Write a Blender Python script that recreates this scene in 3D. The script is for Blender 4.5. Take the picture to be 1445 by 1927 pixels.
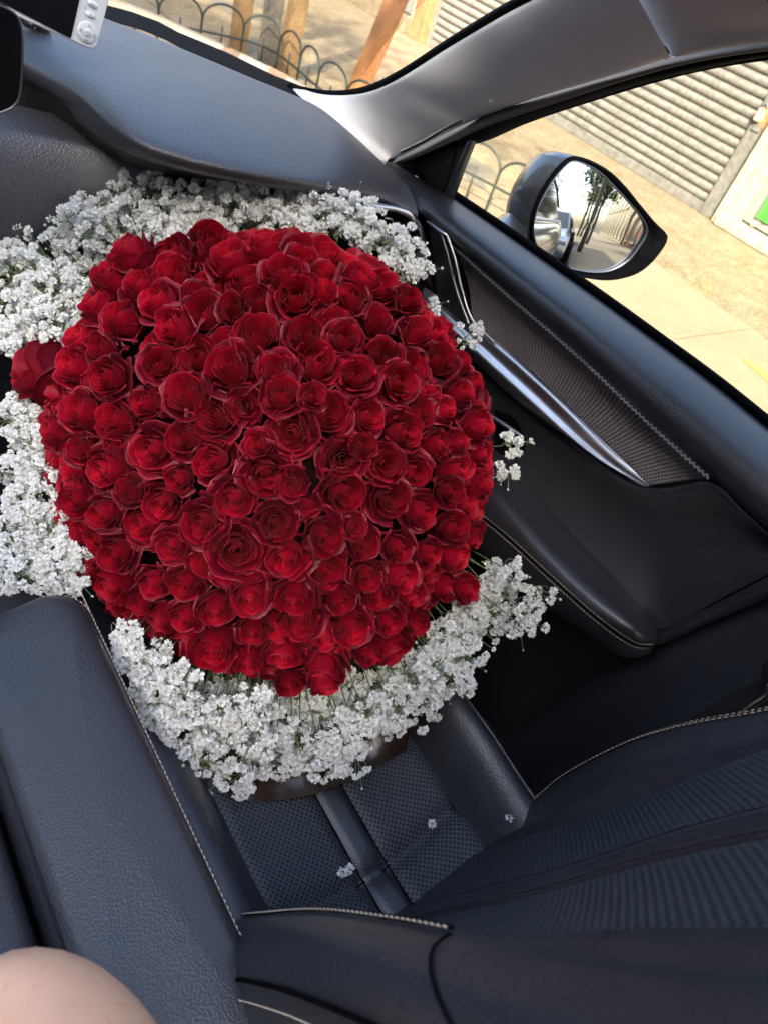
import bpy, bmesh, math, random
import numpy as np
from mathutils import Vector, Matrix, Quaternion

random.seed(7)
np.random.seed(7)
SC = bpy.context.scene
COL = SC.collection
for o in list(bpy.data.objects):
    bpy.data.objects.remove(o)

# ------------------------------------------------------------------ camera
LENS_H = 1.30            # height of the lens above the pavement
FPX = 1330.0             # focal length in pixels of a 1445 px wide frame
FWD = Vector((.582, .489, -.651)).normalized()
RIGHT = Vector((.784, -.551, .288))
RIGHT = (RIGHT - FWD * RIGHT.dot(FWD)).normalized()
DOWN = FWD.cross(RIGHT).normalized()
cam = bpy.data.cameras.new("camera")
cam.sensor_fit = 'HORIZONTAL'
cam.sensor_width = 36.0
cam.lens = FPX / 1445.0 * 36.0
cam.clip_start = 0.02
cam.clip_end = 500
cam.dof.use_dof = True
cam.dof.focus_distance = 0.80
cam.dof.aperture_fstop = 11.0
camo = bpy.data.objects.new("camera", cam)
COL.objects.link(camo)
m3 = Matrix((RIGHT, -DOWN, -FWD)).transposed()
camo.matrix_world = Matrix.Translation((0, 0, LENS_H)) @ m3.to_4x4()
SC.camera = camo

# ------------------------------------------------------------------ light
SUN_TRAVEL = Vector((.62, .50, -.60)).normalized()     # sun stands behind and to the driver's side
SUN_ELEV = math.asin(-SUN_TRAVEL.z)
world = bpy.data.worlds.new("World")
SC.world = world
world.use_nodes = True
wn = world.node_tree.nodes
wl = world.node_tree.links
bg = wn["Background"]
sky = wn.new("ShaderNodeTexSky")
sky.sky_type = 'NISHITA'
sky.sun_disc = False
sky.sun_elevation = SUN_ELEV
sky.sun_rotation = math.atan2(-SUN_TRAVEL.x, -SUN_TRAVEL.y)
sky.air_density = .8
sky.dust_density = 4.0
sky.ozone_density = .4
wl.new(sky.outputs[0], bg.inputs[0])
bg.inputs[1].default_value = 0.15
sl = bpy.data.lights.new("sun", 'SUN')
sl.energy = 2.5
sl.angle = math.radians(0.5)
sl.color = (1.0, .89, .71)
so = bpy.data.objects.new("sun", sl)
COL.objects.link(so)
so.rotation_euler = SUN_TRAVEL.to_track_quat('-Z', 'Y').to_euler()
so.location = (-6, -9, 12)
SC.view_settings.view_transform = 'Standard'
SC.view_settings.look = 'None'
SC.view_settings.gamma = 1.0
SC.view_settings.use_curve_mapping = False
SC.view_settings.exposure = 3.0
SC.cycles.max_bounces = 7
SC.cycles.diffuse_bounces = 3
SC.cycles.glossy_bounces = 4
SC.cycles.transparent_max_bounces = 12
SC.cycles.use_denoising = True
SC.cycles.sample_clamp_indirect = 6.0

# ------------------------------------------------------------------ helpers
UP = Vector((0, 0, LENS_H))

def ray(u, v):
    return RIGHT * ((u - 722.5) / FPX) + DOWN * ((v - 963.5) / FPX) + FWD

def at(u, v, x=None, y=None, z=None, t=None):
    """point of the place on a sight line, at a known x, y, z or depth (lens-relative metres)"""
    d = ray(u, v)
    if x is not None: t = x / d.x
    elif y is not None: t = y / d.y
    elif z is not None: t = z / d.z
    return d * t

def project(p):
    c = p.dot(FWD)
    return (722.5 + FPX * p.dot(RIGHT) / c, 963.5 + FPX * p.dot(DOWN) / c)

def V(*a): return Vector(a)

def smooth_line(pts, n, closed=False):
    """Catmull-Rom through pts, resampled to n points by arc length"""
    P = np.array([tuple(p) for p in pts], float)
    if len(P) == 2:
        s = np.linspace(0, 1, n)[:, None]
        return [Vector(q) for q in (P[0] * (1 - s) + P[1] * s)]
    if closed:
        Q = np.vstack([P[-1], P, P[0], P[1]])
        segs = len(P)
    else:
        Q = np.vstack([2 * P[0] - P[1], P, 2 * P[-1] - P[-2]])
        segs = len(P) - 1
    out = []
    M = 14
    for i in range(segs):
        p0, p1, p2, p3 = Q[i:i + 4]
        for k in range(M):
            s = k / M
            out.append(.5 * (2 * p1 + (p2 - p0) * s + (2 * p0 - 5 * p1 + 4 * p2 - p3) * s * s + (3 * p1 - p0 - 3 * p2 + p3) * s ** 3))
    out.append(P[0] if closed else P[-1])
    out = np.array(out)
    d = np.r_[0, np.cumsum(np.linalg.norm(np.diff(out, axis=0), axis=1))]
    s = np.linspace(0, d[-1], n + 1)[:-1] if closed else np.linspace(0, d[-1], n)
    return [Vector((np.interp(q, d, out[:, 0]), np.interp(q, d, out[:, 1]), np.interp(q, d, out[:, 2]))) for q in s]

def props(o, label=None, cat=None, group=None, kind=None):
    if label: o["label"] = label
    if cat: o["category"] = cat
    if group: o["group"] = group
    if kind: o["kind"] = kind
    return o

def thing(name, loc, label, cat, group=None, kind=None):
    o = bpy.data.objects.new(name, None)
    o.empty_display_size = .05
    COL.objects.link(o)
    o.location = Vector(loc) + UP
    return props(o, label, cat, group, kind)

def wpos(o):
    p = Vector(o.location)
    while o.parent:
        o = o.parent
        p += Vector(o.location)
    return p

def link(name, me, mat=None, parent=None, loc=None):
    """mesh object; loc is lens-relative; its data already sits around loc"""
    o = bpy.data.objects.new(name, me)
    COL.objects.link(o)
    if mat and not me.materials: me.materials.append(mat)
    base = (Vector(loc) + UP) if loc is not None else None
    if parent:
        o.parent = parent
        o.location = base - wpos(parent)
    else:
        o.location = base
    return o

def mesh(name, verts, faces, mat=None, parent=None, smooth=True, uv=None, loc=None, bevel=0, solid=0, sub=0, tag=None, bevseg=2):
    V3 = [Vector(v) for v in verts]
    if loc is None:
        loc = sum(V3, Vector()) / len(V3)
    me = bpy.data.meshes.new(name)
    me.from_pydata([v - loc for v in V3], [], faces)
    if uv is not None:
        lay = me.uv_layers.new(name="UVMap")
        idx = np.zeros(len(me.loops), int)
        me.loops.foreach_get("vertex_index", idx)
        lay.data.foreach_set("uv", np.array(uv, float)[idx].ravel())
    me.polygons.foreach_set("use_smooth", [smooth] * len(me.polygons))
    o = link(name, me, mat, parent, loc)
    if solid:
        s = o.modifiers.new("s", 'SOLIDIFY'); s.thickness = solid; s.offset = 0
    if bevel:
        b = o.modifiers.new("b", 'BEVEL'); b.width = bevel; b.segments = bevseg; b.limit_method = 'ANGLE'; b.angle_limit = math.radians(35)
        me.polygons.foreach_set("use_smooth", [True] * len(me.polygons))
        w = o.modifiers.new("w", 'WEIGHTED_NORMAL'); w.keep_sharp = True
    if sub:
        s = o.modifiers.new("u", 'SUBSURF'); s.levels = sub; s.render_levels = sub
    if tag: props(o, *tag)
    return o

def grid_faces(nu, nv, closed=False, o=0):
    f = []
    for j in range(nv - 1):
        for i in range(nu if closed else nu - 1):
            a = j * nu + i; b = j * nu + (i + 1) % nu
            f.append((o + a, o + b, o + b + nu, o + a + nu))
    return f

def loft_pts(rails, nu, nv, closed=False, straight=False):
    R = [smooth_line(r, nu, closed) for r in rails]
    if straight or len(R) == 2 and nv == 2:
        rows = R
    else:
        cols = [smooth_line([R[j][i] for j in range(len(R))], nv) for i in range(nu)]
        rows = [[cols[i][j] for i in range(nu)] for j in range(nv)]
    return rows

def loft(name, rails, mat, parent=None, nu=40, nv=14, closed=False, straight=False, **kw):
    rows = loft_pts(rails, nu, nv, closed, straight)
    n = len(rows)
    verts = [p for r in rows for p in r]
    mid = rows[n // 2]
    us = [0.0]
    for i in range(1, nu): us.append(us[-1] + (mid[i] - mid[i - 1]).length)
    uv = []
    acc = [0.0] * nu
    mc = nu // 2
    a = 0.0
    for j in range(n):
        if j: a += (rows[j][mc] - rows[j - 1][mc]).length
        for i in range(nu): uv.append((us[i], a))
    return mesh(name, verts, grid_faces(nu, n, closed), mat, parent, uv=uv, **kw)

def tube_geo(pts, r, sides=8, cap=True, V0=0, taper=None):
    pts = [Vector(p) for p in pts]
    n = len(pts)
    vs, fs = [], []
    prev = None
    for i, p in enumerate(pts):
        d = (pts[min(i + 1, n - 1)] - pts[max(i - 1, 0)])
        d = d.normalized() if d.length > 1e-9 else Vector((0, 0, 1))
        if prev is None:
            a = d.orthogonal().normalized()
        else:
            a = (prev - d * prev.dot(d))
            a = a.normalized() if a.length > 1e-6 else d.orthogonal().normalized()
        prev = a
        b = d.cross(a)
        rr = r if taper is None else r * taper[i]
        for k in range(sides):
            q = 2 * math.pi * k / sides
            vs.append(p + (a * math.cos(q) + b * math.sin(q)) * rr)
    for i in range(n - 1):
        for k in range(sides):
            k2 = (k + 1) % sides
            fs.append((V0 + i * sides + k, V0 + i * sides + k2, V0 + (i + 1) * sides + k2, V0 + (i + 1) * sides + k))
    if cap:
        fs.append(tuple(V0 + k for k in reversed(range(sides))))
        fs.append(tuple(V0 + (n - 1) * sides + k for k in range(sides)))
    return vs, fs

def tube(name, pts, r, mat, parent=None, n=40, sides=8, taper=None, **kw):
    p = smooth_line(pts, n) if n else pts
    v, f = tube_geo(p, r, sides, taper=taper)
    return mesh(name, v, f, mat, parent, **kw)

def stitch(name, pts, mat, parent, length=.0042, gap=.0016, r=.00045, lift=None, slant=.18):
    """a row of thread stitches: short twisted dashes"""
    L = smooth_line(pts, 400)
    d = [0]
    for i in range(1, 400): d.append(d[-1] + (L[i] - L[i - 1]).length)
    A = np.array([tuple(p) for p in L]); d = np.array(d)
    get = lambda s: Vector([np.interp(s, d, A[:, k]) for k in range(3)])
    vs, fs = [], []
    s = 0
    while s + length < d[-1]:
        a, b = get(s), get(s + length)
        if lift is not None: a = a + lift * .6; b = b + lift * .6
        dd = (b - a).normalized()
        sd = dd.cross(lift if lift is not None else Vector((0, 0, 1))).normalized()
        k = sd * length * slant * .5
        mid = (a + b) / 2 + (lift * .7 if lift is not None else Vector((0, 0, r * .8)))
        v, f = tube_geo([a - k, (a - k) * .5 + mid * .5, mid, (b + k) * .5 + mid * .5, b + k], r, 5, True, len(vs), taper=[.5, 1, 1.1, 1, .5])
        vs += v; fs += f
        s += length + gap
    o = mesh(name, vs, fs, mat, parent)
    o["kind"] = "stuff"
    return o

def box_geo(c, hx, hy, hz, rot=None, V0=0):
    vs = []
    for sx in (-1, 1):
        for sy in (-1, 1):
            for sz in (-1, 1):
                p = Vector((sx * hx, sy * hy, sz * hz))
                if rot is not None: p = rot @ p
                vs.append(Vector(c) + p)
    fs = [(0, 1, 3, 2), (4, 6, 7, 5), (0, 4, 5, 1), (2, 3, 7, 6), (0, 2, 6, 4), (1, 5, 7, 3)]
    return vs, [tuple(V0 + i for i in f) for f in fs]

def box(name, c, hx, hy, hz, mat, parent=None, rot=None, **kw):
    v, f = box_geo(c, hx, hy, hz, rot)
    return mesh(name, v, f, mat, parent, smooth=False, **kw)

def slab_outline(name, outline, normal, thick, mat, parent=None, bevel=.0, **kw):
    """a flat outline given thickness along its normal, behind the face"""
    n = len(outline)
    nrm = Vector(normal).normalized() * thick
    vs = [Vector(p) for p in outline] + [Vector(p) - nrm for p in outline]
    fs = [tuple(range(n)), tuple(reversed(range(n, 2 * n)))]
    for i in range(n):
        j = (i + 1) % n
        fs.append((i, i + n, j + n, j))
    return mesh(name, vs, fs, mat, parent, smooth=False, bevel=bevel, **kw)

# ------------------------------------------------------------------ materials
def new_mat(name):
    m = bpy.data.materials.new(name)
    m.use_nodes = True
    return m, m.node_tree.nodes, m.node_tree.links, m.node_tree.nodes["Principled BSDF"]

def pmat(name, color, rough=.5, metal=0.0, spec=.5, coat=0.0, sheen=0.0, sheen_tint=None, var=0.0, var_scale=8.0, rough_var=0.0):
    m, n, l, b = new_mat(name)
    b.inputs["Base Color"].default_value = (*color, 1)
    b.inputs["Roughness"].default_value = rough
    b.inputs["Metallic"].default_value = metal
    b.inputs["Specular IOR Level"].default_value = spec
    b.inputs["Coat Weight"].default_value = coat
    b.inputs["Coat Roughness"].default_value = .06
    b.inputs["Sheen Weight"].default_value = sheen
    if sheen_tint: b.inputs["Sheen Tint"].default_value = (*sheen_tint, 1)
    if var or rough_var:
        tc = n.new("ShaderNodeTexCoord")
        nz = n.new("ShaderNodeTexNoise"); nz.inputs["Scale"].default_value = var_scale; nz.inputs["Detail"].default_value = 6
        l.new(tc.outputs["Object"], nz.inputs["Vector"])
        if var:
            mx = n.new("ShaderNodeMixRGB"); mx.inputs[1].default_value = (*[c * (1 - var) for c in color], 1); mx.inputs[2].default_value = (*[min(1, c * (1 + var)) for c in color], 1)
            l.new(nz.outputs["Fac"], mx.inputs[0]); l.new(mx.outputs[0], b.inputs["Base Color"])
        if rough_var:
            mr = n.new("ShaderNodeMapRange"); mr.inputs[3].default_value = max(0, rough - rough_var); mr.inputs[4].default_value = min(1, rough + rough_var)
            l.new(nz.outputs["Fac"], mr.inputs[0]); l.new(mr.outputs[0], b.inputs["Roughness"])
    return m

def add_bump(m, kind, scale, strength, dist=.001, coord="Object", stretch=None, prev=None):
    n, l = m.node_tree.nodes, m.node_tree.links
    b = n["Principled BSDF"]
    tc = n.new("ShaderNodeTexCoord")
    mp = n.new("ShaderNodeMapping")
    if stretch: mp.inputs["Scale"].default_value = stretch
    l.new(tc.outputs[coord], mp.inputs[0])
    if kind == 'noise':
        t = n.new("ShaderNodeTexNoise"); t.inputs["Detail"].default_value = 4; out = t.outputs["Fac"]
    elif kind == 'voronoi':
        t = n.new("ShaderNodeTexVoronoi"); t.feature = 'F1'; out = t.outputs["Distance"]
    elif kind == 'cells':
        t = n.new("ShaderNodeTexVoronoi"); t.feature = 'DISTANCE_TO_EDGE'; out = t.outputs["Distance"]
    t.inputs["Scale"].default_value = scale
    l.new(mp.outputs[0], t.inputs["Vector"])
    bp = n.new("ShaderNodeBump")
    bp.inputs["Strength"].default_value = strength
    bp.inputs["Distance"].default_value = dist
    l.new(out, bp.inputs["Height"])
    cur = b.inputs["Normal"].links[0].from_socket if b.inputs["Normal"].links else None
    if cur: l.new(cur, bp.inputs["Normal"])
    l.new(bp.outputs[0], b.inputs["Normal"])
    return m

def leather(name, color, rough=.42, grain=520, strength=.35, wrinkle=.2):
    m = pmat(name, color, rough - .07, spec=.75, var=.12, var_scale=14, rough_var=.05)
    add_bump(m, 'voronoi', grain, strength, .0012)
    add_bump(m, 'noise', 60, strength * .4, .0016)
    add_bump(m, 'noise', 13, wrinkle, .006, stretch=(1, 1, .5))
    return m

def dotted(name, color, hole, su, sv, size, rough=.5, rot=0.0, bump=.6, spec=.4):
    """leather or cloth pierced or woven in a regular grid, laid out on the surface's own metres"""
    m = pmat(name, color, rough, spec=spec)
    n, l = m.node_tree.nodes, m.node_tree.links
    b = n["Principled BSDF"]
    tc = n.new("ShaderNodeTexCoord")
    mp = n.new("ShaderNodeMapping")
    mp.inputs["Rotation"].default_value = (0, 0, rot)
    mp2 = n.new("ShaderNodeMapping"); mp2.inputs["Scale"].default_value = (1 / su, 1 / sv, 1)
    l.new(tc.outputs["UV"], mp.inputs[0]); l.new(mp.outputs[0], mp2.inputs[0])
    v = n.new("ShaderNodeTexVoronoi"); v.voronoi_dimensions = '2D'; v.inputs["Randomness"].default_value = 0; v.inputs["Scale"].default_value = 1
    l.new(mp2.outputs[0], v.inputs["Vector"])
    mr = n.new("ShaderNodeMapRange"); mr.inputs[1].default_value = size; mr.inputs[2].default_value = size + .12
    l.new(v.outputs["Distance"], mr.inputs[0])
    mx = n.new("ShaderNodeMixRGB"); mx.inputs[1].default_value = (*hole, 1); mx.inputs[2].default_value = (*color, 1)
    l.new(mr.outputs[0], mx.inputs[0]); l.new(mx.outputs[0], b.inputs["Base Color"])
    bp = n.new("ShaderNodeBump"); bp.inputs["Strength"].default_value = bump; bp.inputs["Distance"].default_value = .0012
    l.new(mr.outputs[0], bp.inputs["Height"]); l.new(bp.outputs[0], b.inputs["Normal"])
    return m

def glass(name, tint=(.80, .83, .81), fac=1.0):
    m = bpy.data.materials.new(name); m.use_nodes = True
    n, l = m.node_tree.nodes, m.node_tree.links
    n.clear()
    o = n.new("ShaderNodeOutputMaterial"); t = n.new("ShaderNodeBsdfTransparent"); g = n.new("ShaderNodeBsdfGlossy"); f = n.new("ShaderNodeFresnel"); x = n.new("ShaderNodeMixShader")
    t.inputs[0].default_value = (*tint, 1); g.inputs["Roughness"].default_value = .01; f.inputs[0].default_value = 1.22
    l.new(f.outputs[0], x.inputs[0]); l.new(t.outputs[0], x.inputs[1]); l.new(g.outputs[0], x.inputs[2]); l.new(x.outputs[0], o.inputs[0])
    return m

M = {}
M['leather'] = leather('charcoal_leather', (.025, .026, .031), .44, 520, .3, .12)
M['leather_soft'] = leather('soft_door_leather', (.023, .024, .029), .42, 620, .22, .06)
M['dash'] = leather('dash_grain', (.032, .033, .039), .48, 430, .4, .03)
M['seat'] = leather('seat_leather', (.022, .025, .031), .40, 560, .35)
M['seat_side'] = leather('seat_side_leather', (.022, .024, .031), .45, 560, .35)
M['perf'] = dotted('perforated_leather', (.040, .048, .060), (.002, .002, .003), .0050, .0050, .24, .5, math.radians(45))
M['insert'] = dotted('woven_door_insert', (.17, .145, .145), (.016, .013, .013), .0056, .0030, .26, .42, 0, .9, .6)
M['thread'] = pmat('tan_thread', (.58, .46, .34), .7)
M['braid'] = pmat('pale_braid', (.80, .81, .83), .45)
M['chrome'] = pmat('satin_silver', (.66, .67, .69), .36, 1.0)
M['silver_dark'] = pmat('dark_satin_trim', (.16, .165, .175), .3, .9)
M['plastic'] = pmat('black_plastic', (.012, .012, .014), .5, spec=.4)
add_bump(M['plastic'], 'cells', 700, .2, .0006)
M['gloss'] = pmat('gloss_black', (.006, .006, .007), .07)
M['rubber'] = pmat('black_rubber', (.003, .003, .0035), .8, spec=.06)
M['carpet'] = pmat('floor_carpet', (.008, .008, .010), .95, spec=.1)
add_bump(M['carpet'], 'noise', 900, .6, .002)
M['pillar'] = dotted('pillar_cloth', (.68, .68, .68), (.55, .55, .55), .0013, .0013, .18, .9, .5, .12, .1)
M['lining'] = dotted('lining_cloth', (.60, .575, .55), (.46, .44, .42), .0013, .0013, .18, .9, .5, .12, .1)
M['warm_strip'] = pmat('door_weatherstrip', (.17, .145, .115), .7, spec=.2)
M['glass'] = glass('clear_glass')
M['screenglass'] = glass('windscreen_glass', (.68, .71, .70))
M['added_roofglass'] = glass('added_roof_glass', (.92, .94, .94))  # unseen pane, added so daylight reaches the seats
M['paint'] = pmat('grey_car_paint', (.035, .035, .036), .35, .3, coat=1.0)
M['paint_flake'] = pmat('bonnet_paint', (.32, .30, .27), .3, .5, coat=1.0)  # grey paint lightened to beige, a bright reflection put into the colour
M['white'] = pmat('white_plastic', (.62, .67, .71), .38, var=.03)
M['print'] = pmat('grey_print', (.16, .18, .20), .6)
M['skin'] = pmat('skin', (.78, .45, .29), .48, var=.10, var_scale=26)
_n, _l = M['skin'].node_tree.nodes, M['skin'].node_tree.links
_v = _n.new("ShaderNodeTexNoise"); _v.inputs["Scale"].default_value = 95; _v.inputs["Detail"].default_value = 4
_t = _n.new("ShaderNodeTexCoord"); _l.new(_t.outputs["Object"], _v.inputs["Vector"])
_r = _n.new("ShaderNodeMapRange"); _r.inputs[1].default_value = .60; _r.inputs[2].default_value = .74; _r.inputs[4].default_value = .45
_l.new(_v.outputs["Fac"], _r.inputs[0])
_m = _n.new("ShaderNodeMixRGB"); _m.inputs[2].default_value = (.55, .24, .14, 1)
_c = _n["Principled BSDF"].inputs["Base Color"].links[0].from_socket
_l.new(_r.outputs[0], _m.inputs[0]); _l.new(_c, _m.inputs[1]); _l.new(_m.outputs[0], _n["Principled BSDF"].inputs["Base Color"])
add_bump(M['skin'], 'cells', 420, .25, .0008)
add_bump(M['skin'], 'noise', 45, .25, .002)
M['wrap'] = pmat('dark_wrap', (.030, .018, .012), .22)
M['webbing'] = dotted('belt_webbing', (.02, .019, .018), (.004, .004, .004), .0022, .0035, .25, .7, .3, .8, .3)
M['metal'] = pmat('steel', (.62, .62, .60), .25, 1.0)

# ------------------------------------------------------------------ car floor and shell
CX = .035                 # car's centre line
xs = .36                  # passenger seat's centre line
fl = mesh("car_floor", [V(-.85, 1.35, -1.06), V(.80, 1.35, -1.06), V(.80, -.9, -1.06), V(-.85, -.9, -1.06)], [(0, 1, 2, 3)], M['carpet'], tag=("black carpet in the dark footwell of the car", None, None, "structure"))
loft("footwell_wall", [[V(-.85, 1.20, -.50), V(.80, 1.20, -.50)], [V(-.85, 1.22, -.80), V(.80, 1.22, -.80)], [V(-.85, 1.10, -1.05), V(.80, 1.10, -1.05)]], M['carpet'], nu=12, nv=8,
     tag=("black carpeted bulkhead at the front of the footwell", None, None, "structure"))

# ------------------------------------------------------------------ dashboard
dash = thing("dashboard", (.45, 1.0, -.6), "charcoal grained dashboard with rounded brow below the windscreen", "dashboard")
row0 = [at(-160, -150, z=-.255), at(-40, -72, z=-.258), at(90, -16, z=-.26), at(200, 31, z=-.262), at(300, 70, z=-.262), at(404, 113, z=-.262), at(484, 147, z=-.262), at(536, 168, z=-.262),
        at(600, 198, t=.985), at(660, 247, t=.995), at(706, 290, t=1.0), at(730, 312, t=.995)]
row1 = [at(-120, 35, z=-.27), at(-30, 75, z=-.272), at(45, 116, z=-.274), at(135, 166, z=-.275), at(200, 222, z=-.276), at(265, 263, z=-.277), at(360, 294, z=-.279), at(470, 318, z=-.281),
        at(560, 334, z=-.285), at(650, 350, z=-.294), at(722, 366, t=.925), at(786, 399, t=.95)]
R0 = smooth_line(row0, 60)
R1 = smooth_line(row1, 60)
# move inner samples apart so that the plateau is gently crowned
mids = [[a.lerp(b, s) + V(0, 0, h) for a, b in zip(R0, R1)] for s, h in ((.12, .001), (.3, .006), (.55, .010), (.78, .009), (.92, .005))]
lip = [[p + V(0, dy, dz) for p in R1] for dy, dz in ((-.003, -.004), (-.001, -.011), (.008, -.019), (.035, -.028), (.075, -.036))]
front = [[p + V(0, .03, -.03) for p in R0], [p + V(0, .008, -.004) for p in R0]]
rows = front + [R0] + mids + [R1] + lip
def grid_obj(name, rows, mat, parent, **kw):
    nu = len(rows[0]); n = len(rows)
    uv = []
    for j, r in enumerate(rows):
        for i, p in enumerate(r): uv.append((p.x, p.y - p.z))
    return mesh(name, [p for r in rows for p in r], grid_faces(nu, n), mat, parent, uv=uv, **kw)
grid_obj("top_pad", rows, M['dash'], dash, sub=1)
# lower pad: the near-vertical face under the brow
row3 = [at(-120, 212, z=-.322), at(-40, 231, z=-.328), at(40, 248, z=-.332), at(135, 268, z=-.335), at(210, 285, z=-.335), at(300, 309, z=-.336), at(390, 325, z=-.338), at(480, 338, z=-.342), at(560, 352, z=-.346), at(640, 368, z=-.352), at(700, 384, t=.98)]
R3 = smooth_line(row3, 60)
lows = [[p + V(0, dy, dz) for p in R3] for dy, dz in ((.05, .012), (.02, .006), (.004, .0015), (0, 0), (-.010, -.010), (-.024, -.035), (-.034, -.07), (-.036, -.105), (-.026, -.14), (.01, -.165), (.08, -.18), (.10, -.26), (.16, -.40))]
grid_obj("lower_pad", lows, M['dash'], dash, sub=1)
# dark well between brow and lower pad
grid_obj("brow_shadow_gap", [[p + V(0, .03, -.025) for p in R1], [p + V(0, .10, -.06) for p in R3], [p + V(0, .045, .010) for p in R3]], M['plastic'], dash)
# defroster strip along the glass
top_e = [at(200, 10, z=-.262), at(350, 69, z=-.263), at(424, 99, z=-.264), at(534, 151, z=-.266)]
d0 = [V(-.75, 1.03, -.275), V(-.4, 1.20, -.27), V(0, 1.27, -.268)] + [at(200, 8, z=-.272), at(350, 66, z=-.273), at(424, 96, z=-.274), at(534, 149, z=-.276), at(600, 170, z=-.285)]
d1 = [V(-.75, .98, -.272), V(-.4, 1.14, -.268), V(0, 1.21, -.266)] + [at(200, 36, z=-.268), at(350, 95, z=-.268), at(424, 126, z=-.268), at(534, 171, z=-.27), at(590, 196, z=-.28)]
loft("defroster_strip", [d0, d1], M['rubber'], dash, nu=40, nv=4)
# end cap by the door and air vent
e0 = [at(730, 314, t=.997), at(757, 344, t=.98), at(780, 372, t=.965), at(788, 402, t=.955), at(786, 420, t=.96)]
loft("end_cap", [e0, [p + V(.012, .015, -.03) for p in e0], [p + V(.01, .06, -.12) for p in e0]], M['plastic'], dash, nu=16, nv=8)
vent = mesh("air_vent", [at(640, 380, y=.775), at(800, 405, y=.775), at(835, 600, y=.775), at(640, 600, y=.775)], [(0, 1, 2, 3)], M['gloss'], dash)
arc = [at(690, 384, y=.725), at(716, 388, y=.72), at(745, 393, y=.718), at(770, 404, y=.716), at(788, 428, y=.716), at(799, 470, y=.718), at(808, 520, y=.722), at(818, 566, y=.73)]
tube("chrome_surround", arc, .0042, M['chrome'], vent, 50, 10)
loft("vent_wing", [[at(766, 428, y=.735), at(772, 480, y=.735), at(780, 560, y=.74)], [at(786, 430, y=.722), at(797, 480, y=.724), at(812, 560, y=.73)]], M['silver_dark'], vent, nu=12, nv=5)
loft("vent_wing", [[at(735, 425, y=.76), at(742, 480, y=.76)], [at(757, 425, y=.75), at(762, 480, y=.75)]], M['silver_dark'], vent, nu=8, nv=4)
tube("vane", [at(724, 410, y=.73), at(738, 414, y=.73), at(741, 445, y=.73)], .0016, M['chrome'], vent, 16, 6)
tube("vane", [at(746, 408, y=.745), at(748, 450, y=.745)], .0014, M['silver_dark'], vent, 8, 6)
# silver strip across the dash (seen past the roses and as an arc by the left frame edge)
loft("silver_strip", [[at(690, 500, y=.76), at(800, 556, y=.735), at(850, 600, y=.70)], [at(690, 520, y=.755), at(800, 575, y=.73), at(850, 622, y=.695)]], M['chrome'], dash, nu=10, nv=4)
tube("chrome_arc", [at(-40, 428, t=.90), at(0, 430, t=.90), at(25, 436, t=.90), at(44, 455, t=.90), at(50, 490, t=.90)], .0045, M['chrome'], dash, 24, 8)
# display slab at the frame edge
Y = .66
scr = [at(-200, -30, y=Y), at(-5, 8, y=Y), at(18, 18, y=Y), at(34, 33, y=Y), at(41, 56, y=Y), at(42, 90, y=Y), at(41, 130, y=Y), at(38, 170, y=Y), at(33, 189, y=Y), at(20, 203, y=Y), at(-5, 213, y=Y), at(-200, 240, y=Y)]
ds = slab_outline("display_screen", scr, (0, -1, 0), .014, M['gloss'], dash, bevel=.002)
tube("silver_edge", scr[1:11], .0010, M['silver_dark'], ds, 50, 6)

# ------------------------------------------------------------------ lettering helper (flat print, turned into mesh)
def text(name, s, origin, xdir, ydir, size, mat, parent, depth=.0):
    c = bpy.data.curves.new(name, 'FONT'); c.body = s; c.size = size; c.align_x = 'CENTER'; c.align_y = 'CENTER'; c.extrude = depth; c.resolution_u = 3
    tmp = bpy.data.objects.new(name + "_c", c); COL.objects.link(tmp)
    dg = bpy.context.evaluated_depsgraph_get()
    me = bpy.data.meshes.new_from_object(tmp.evaluated_get(dg))
    bpy.data.objects.remove(tmp)
    me.materials.clear()
    x = Vector(xdir).normalized(); y = Vector(ydir); y = (y - x * y.dot(x)).normalized(); z = x.cross(y)
    me.transform(Matrix((x, y, z)).transposed().to_4x4())
    return link(name, me, mat, parent, origin)

# embossed letters near the dash end
a_, b_ = at(700, 347, t=.945), at(752, 362, t=.952)
n_ = (a_ - b_).cross(at(720, 330, t=.965) - a_).normalized()
if n_.z < 0: n_ = -n_
text("airbag_letters", "SRS AIRBAG", (a_ + b_) / 2 + n_ * .012, b_ - a_, at(726, 338, t=.96) - at(724, 356, t=.945), .0065, M['silver_dark'], dash)

# ------------------------------------------------------------------ small white monitor standing on the dash
mon = thing("handheld_monitor", at(120, 60, y=.90), "white handheld monitor with black screen and round menu pad on the dashboard", "monitor")
Ym = .90
def mp_(u, v, dy=0): return at(u, v, y=Ym) + V(0, dy, 0)
tl, tr, br, bl = mp_(-60, -190), mp_(225, -75), mp_(181, 97), mp_(-70, -14)
ex = (br - bl).normalized(); ez = (tr - br).normalized(); en = ex.cross(ez).normalized()
if en.y > 0: en = -en
def corner_round(cs, r, k=5):
    out = []
    n = len(cs)
    for i in range(n):
        p, q, s = cs[i - 1], cs[i], cs[(i + 1) % n]
        a = (p - q).normalized(); b = (s - q).normalized()
        A, B = q + a * r, q + b * r
        for j in range(k + 1):
            w = j / k
            out.append((A * (1 - w) + q * w) * (1 - w) + (q * (1 - w) + B * w) * w)
    return out
body = slab_outline("case", corner_round([bl, br, tr, tl], .010), en, .018, M['white'], mon, bevel=.002)
s_br, s_tr = mp_(133, 71), mp_(155, -40)
s_bl = bl + ex * .012 + ez * .008
scrn = corner_round([s_bl + en * .0012, s_br + en * .0012, s_tr + ez * .06 + en * .0012, s_bl + (s_tr - s_br) * 1.8 + en * .0012], .0025, 3)
slab_outline("screen", scrn, en, .001, M['gloss'], mon)
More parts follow.
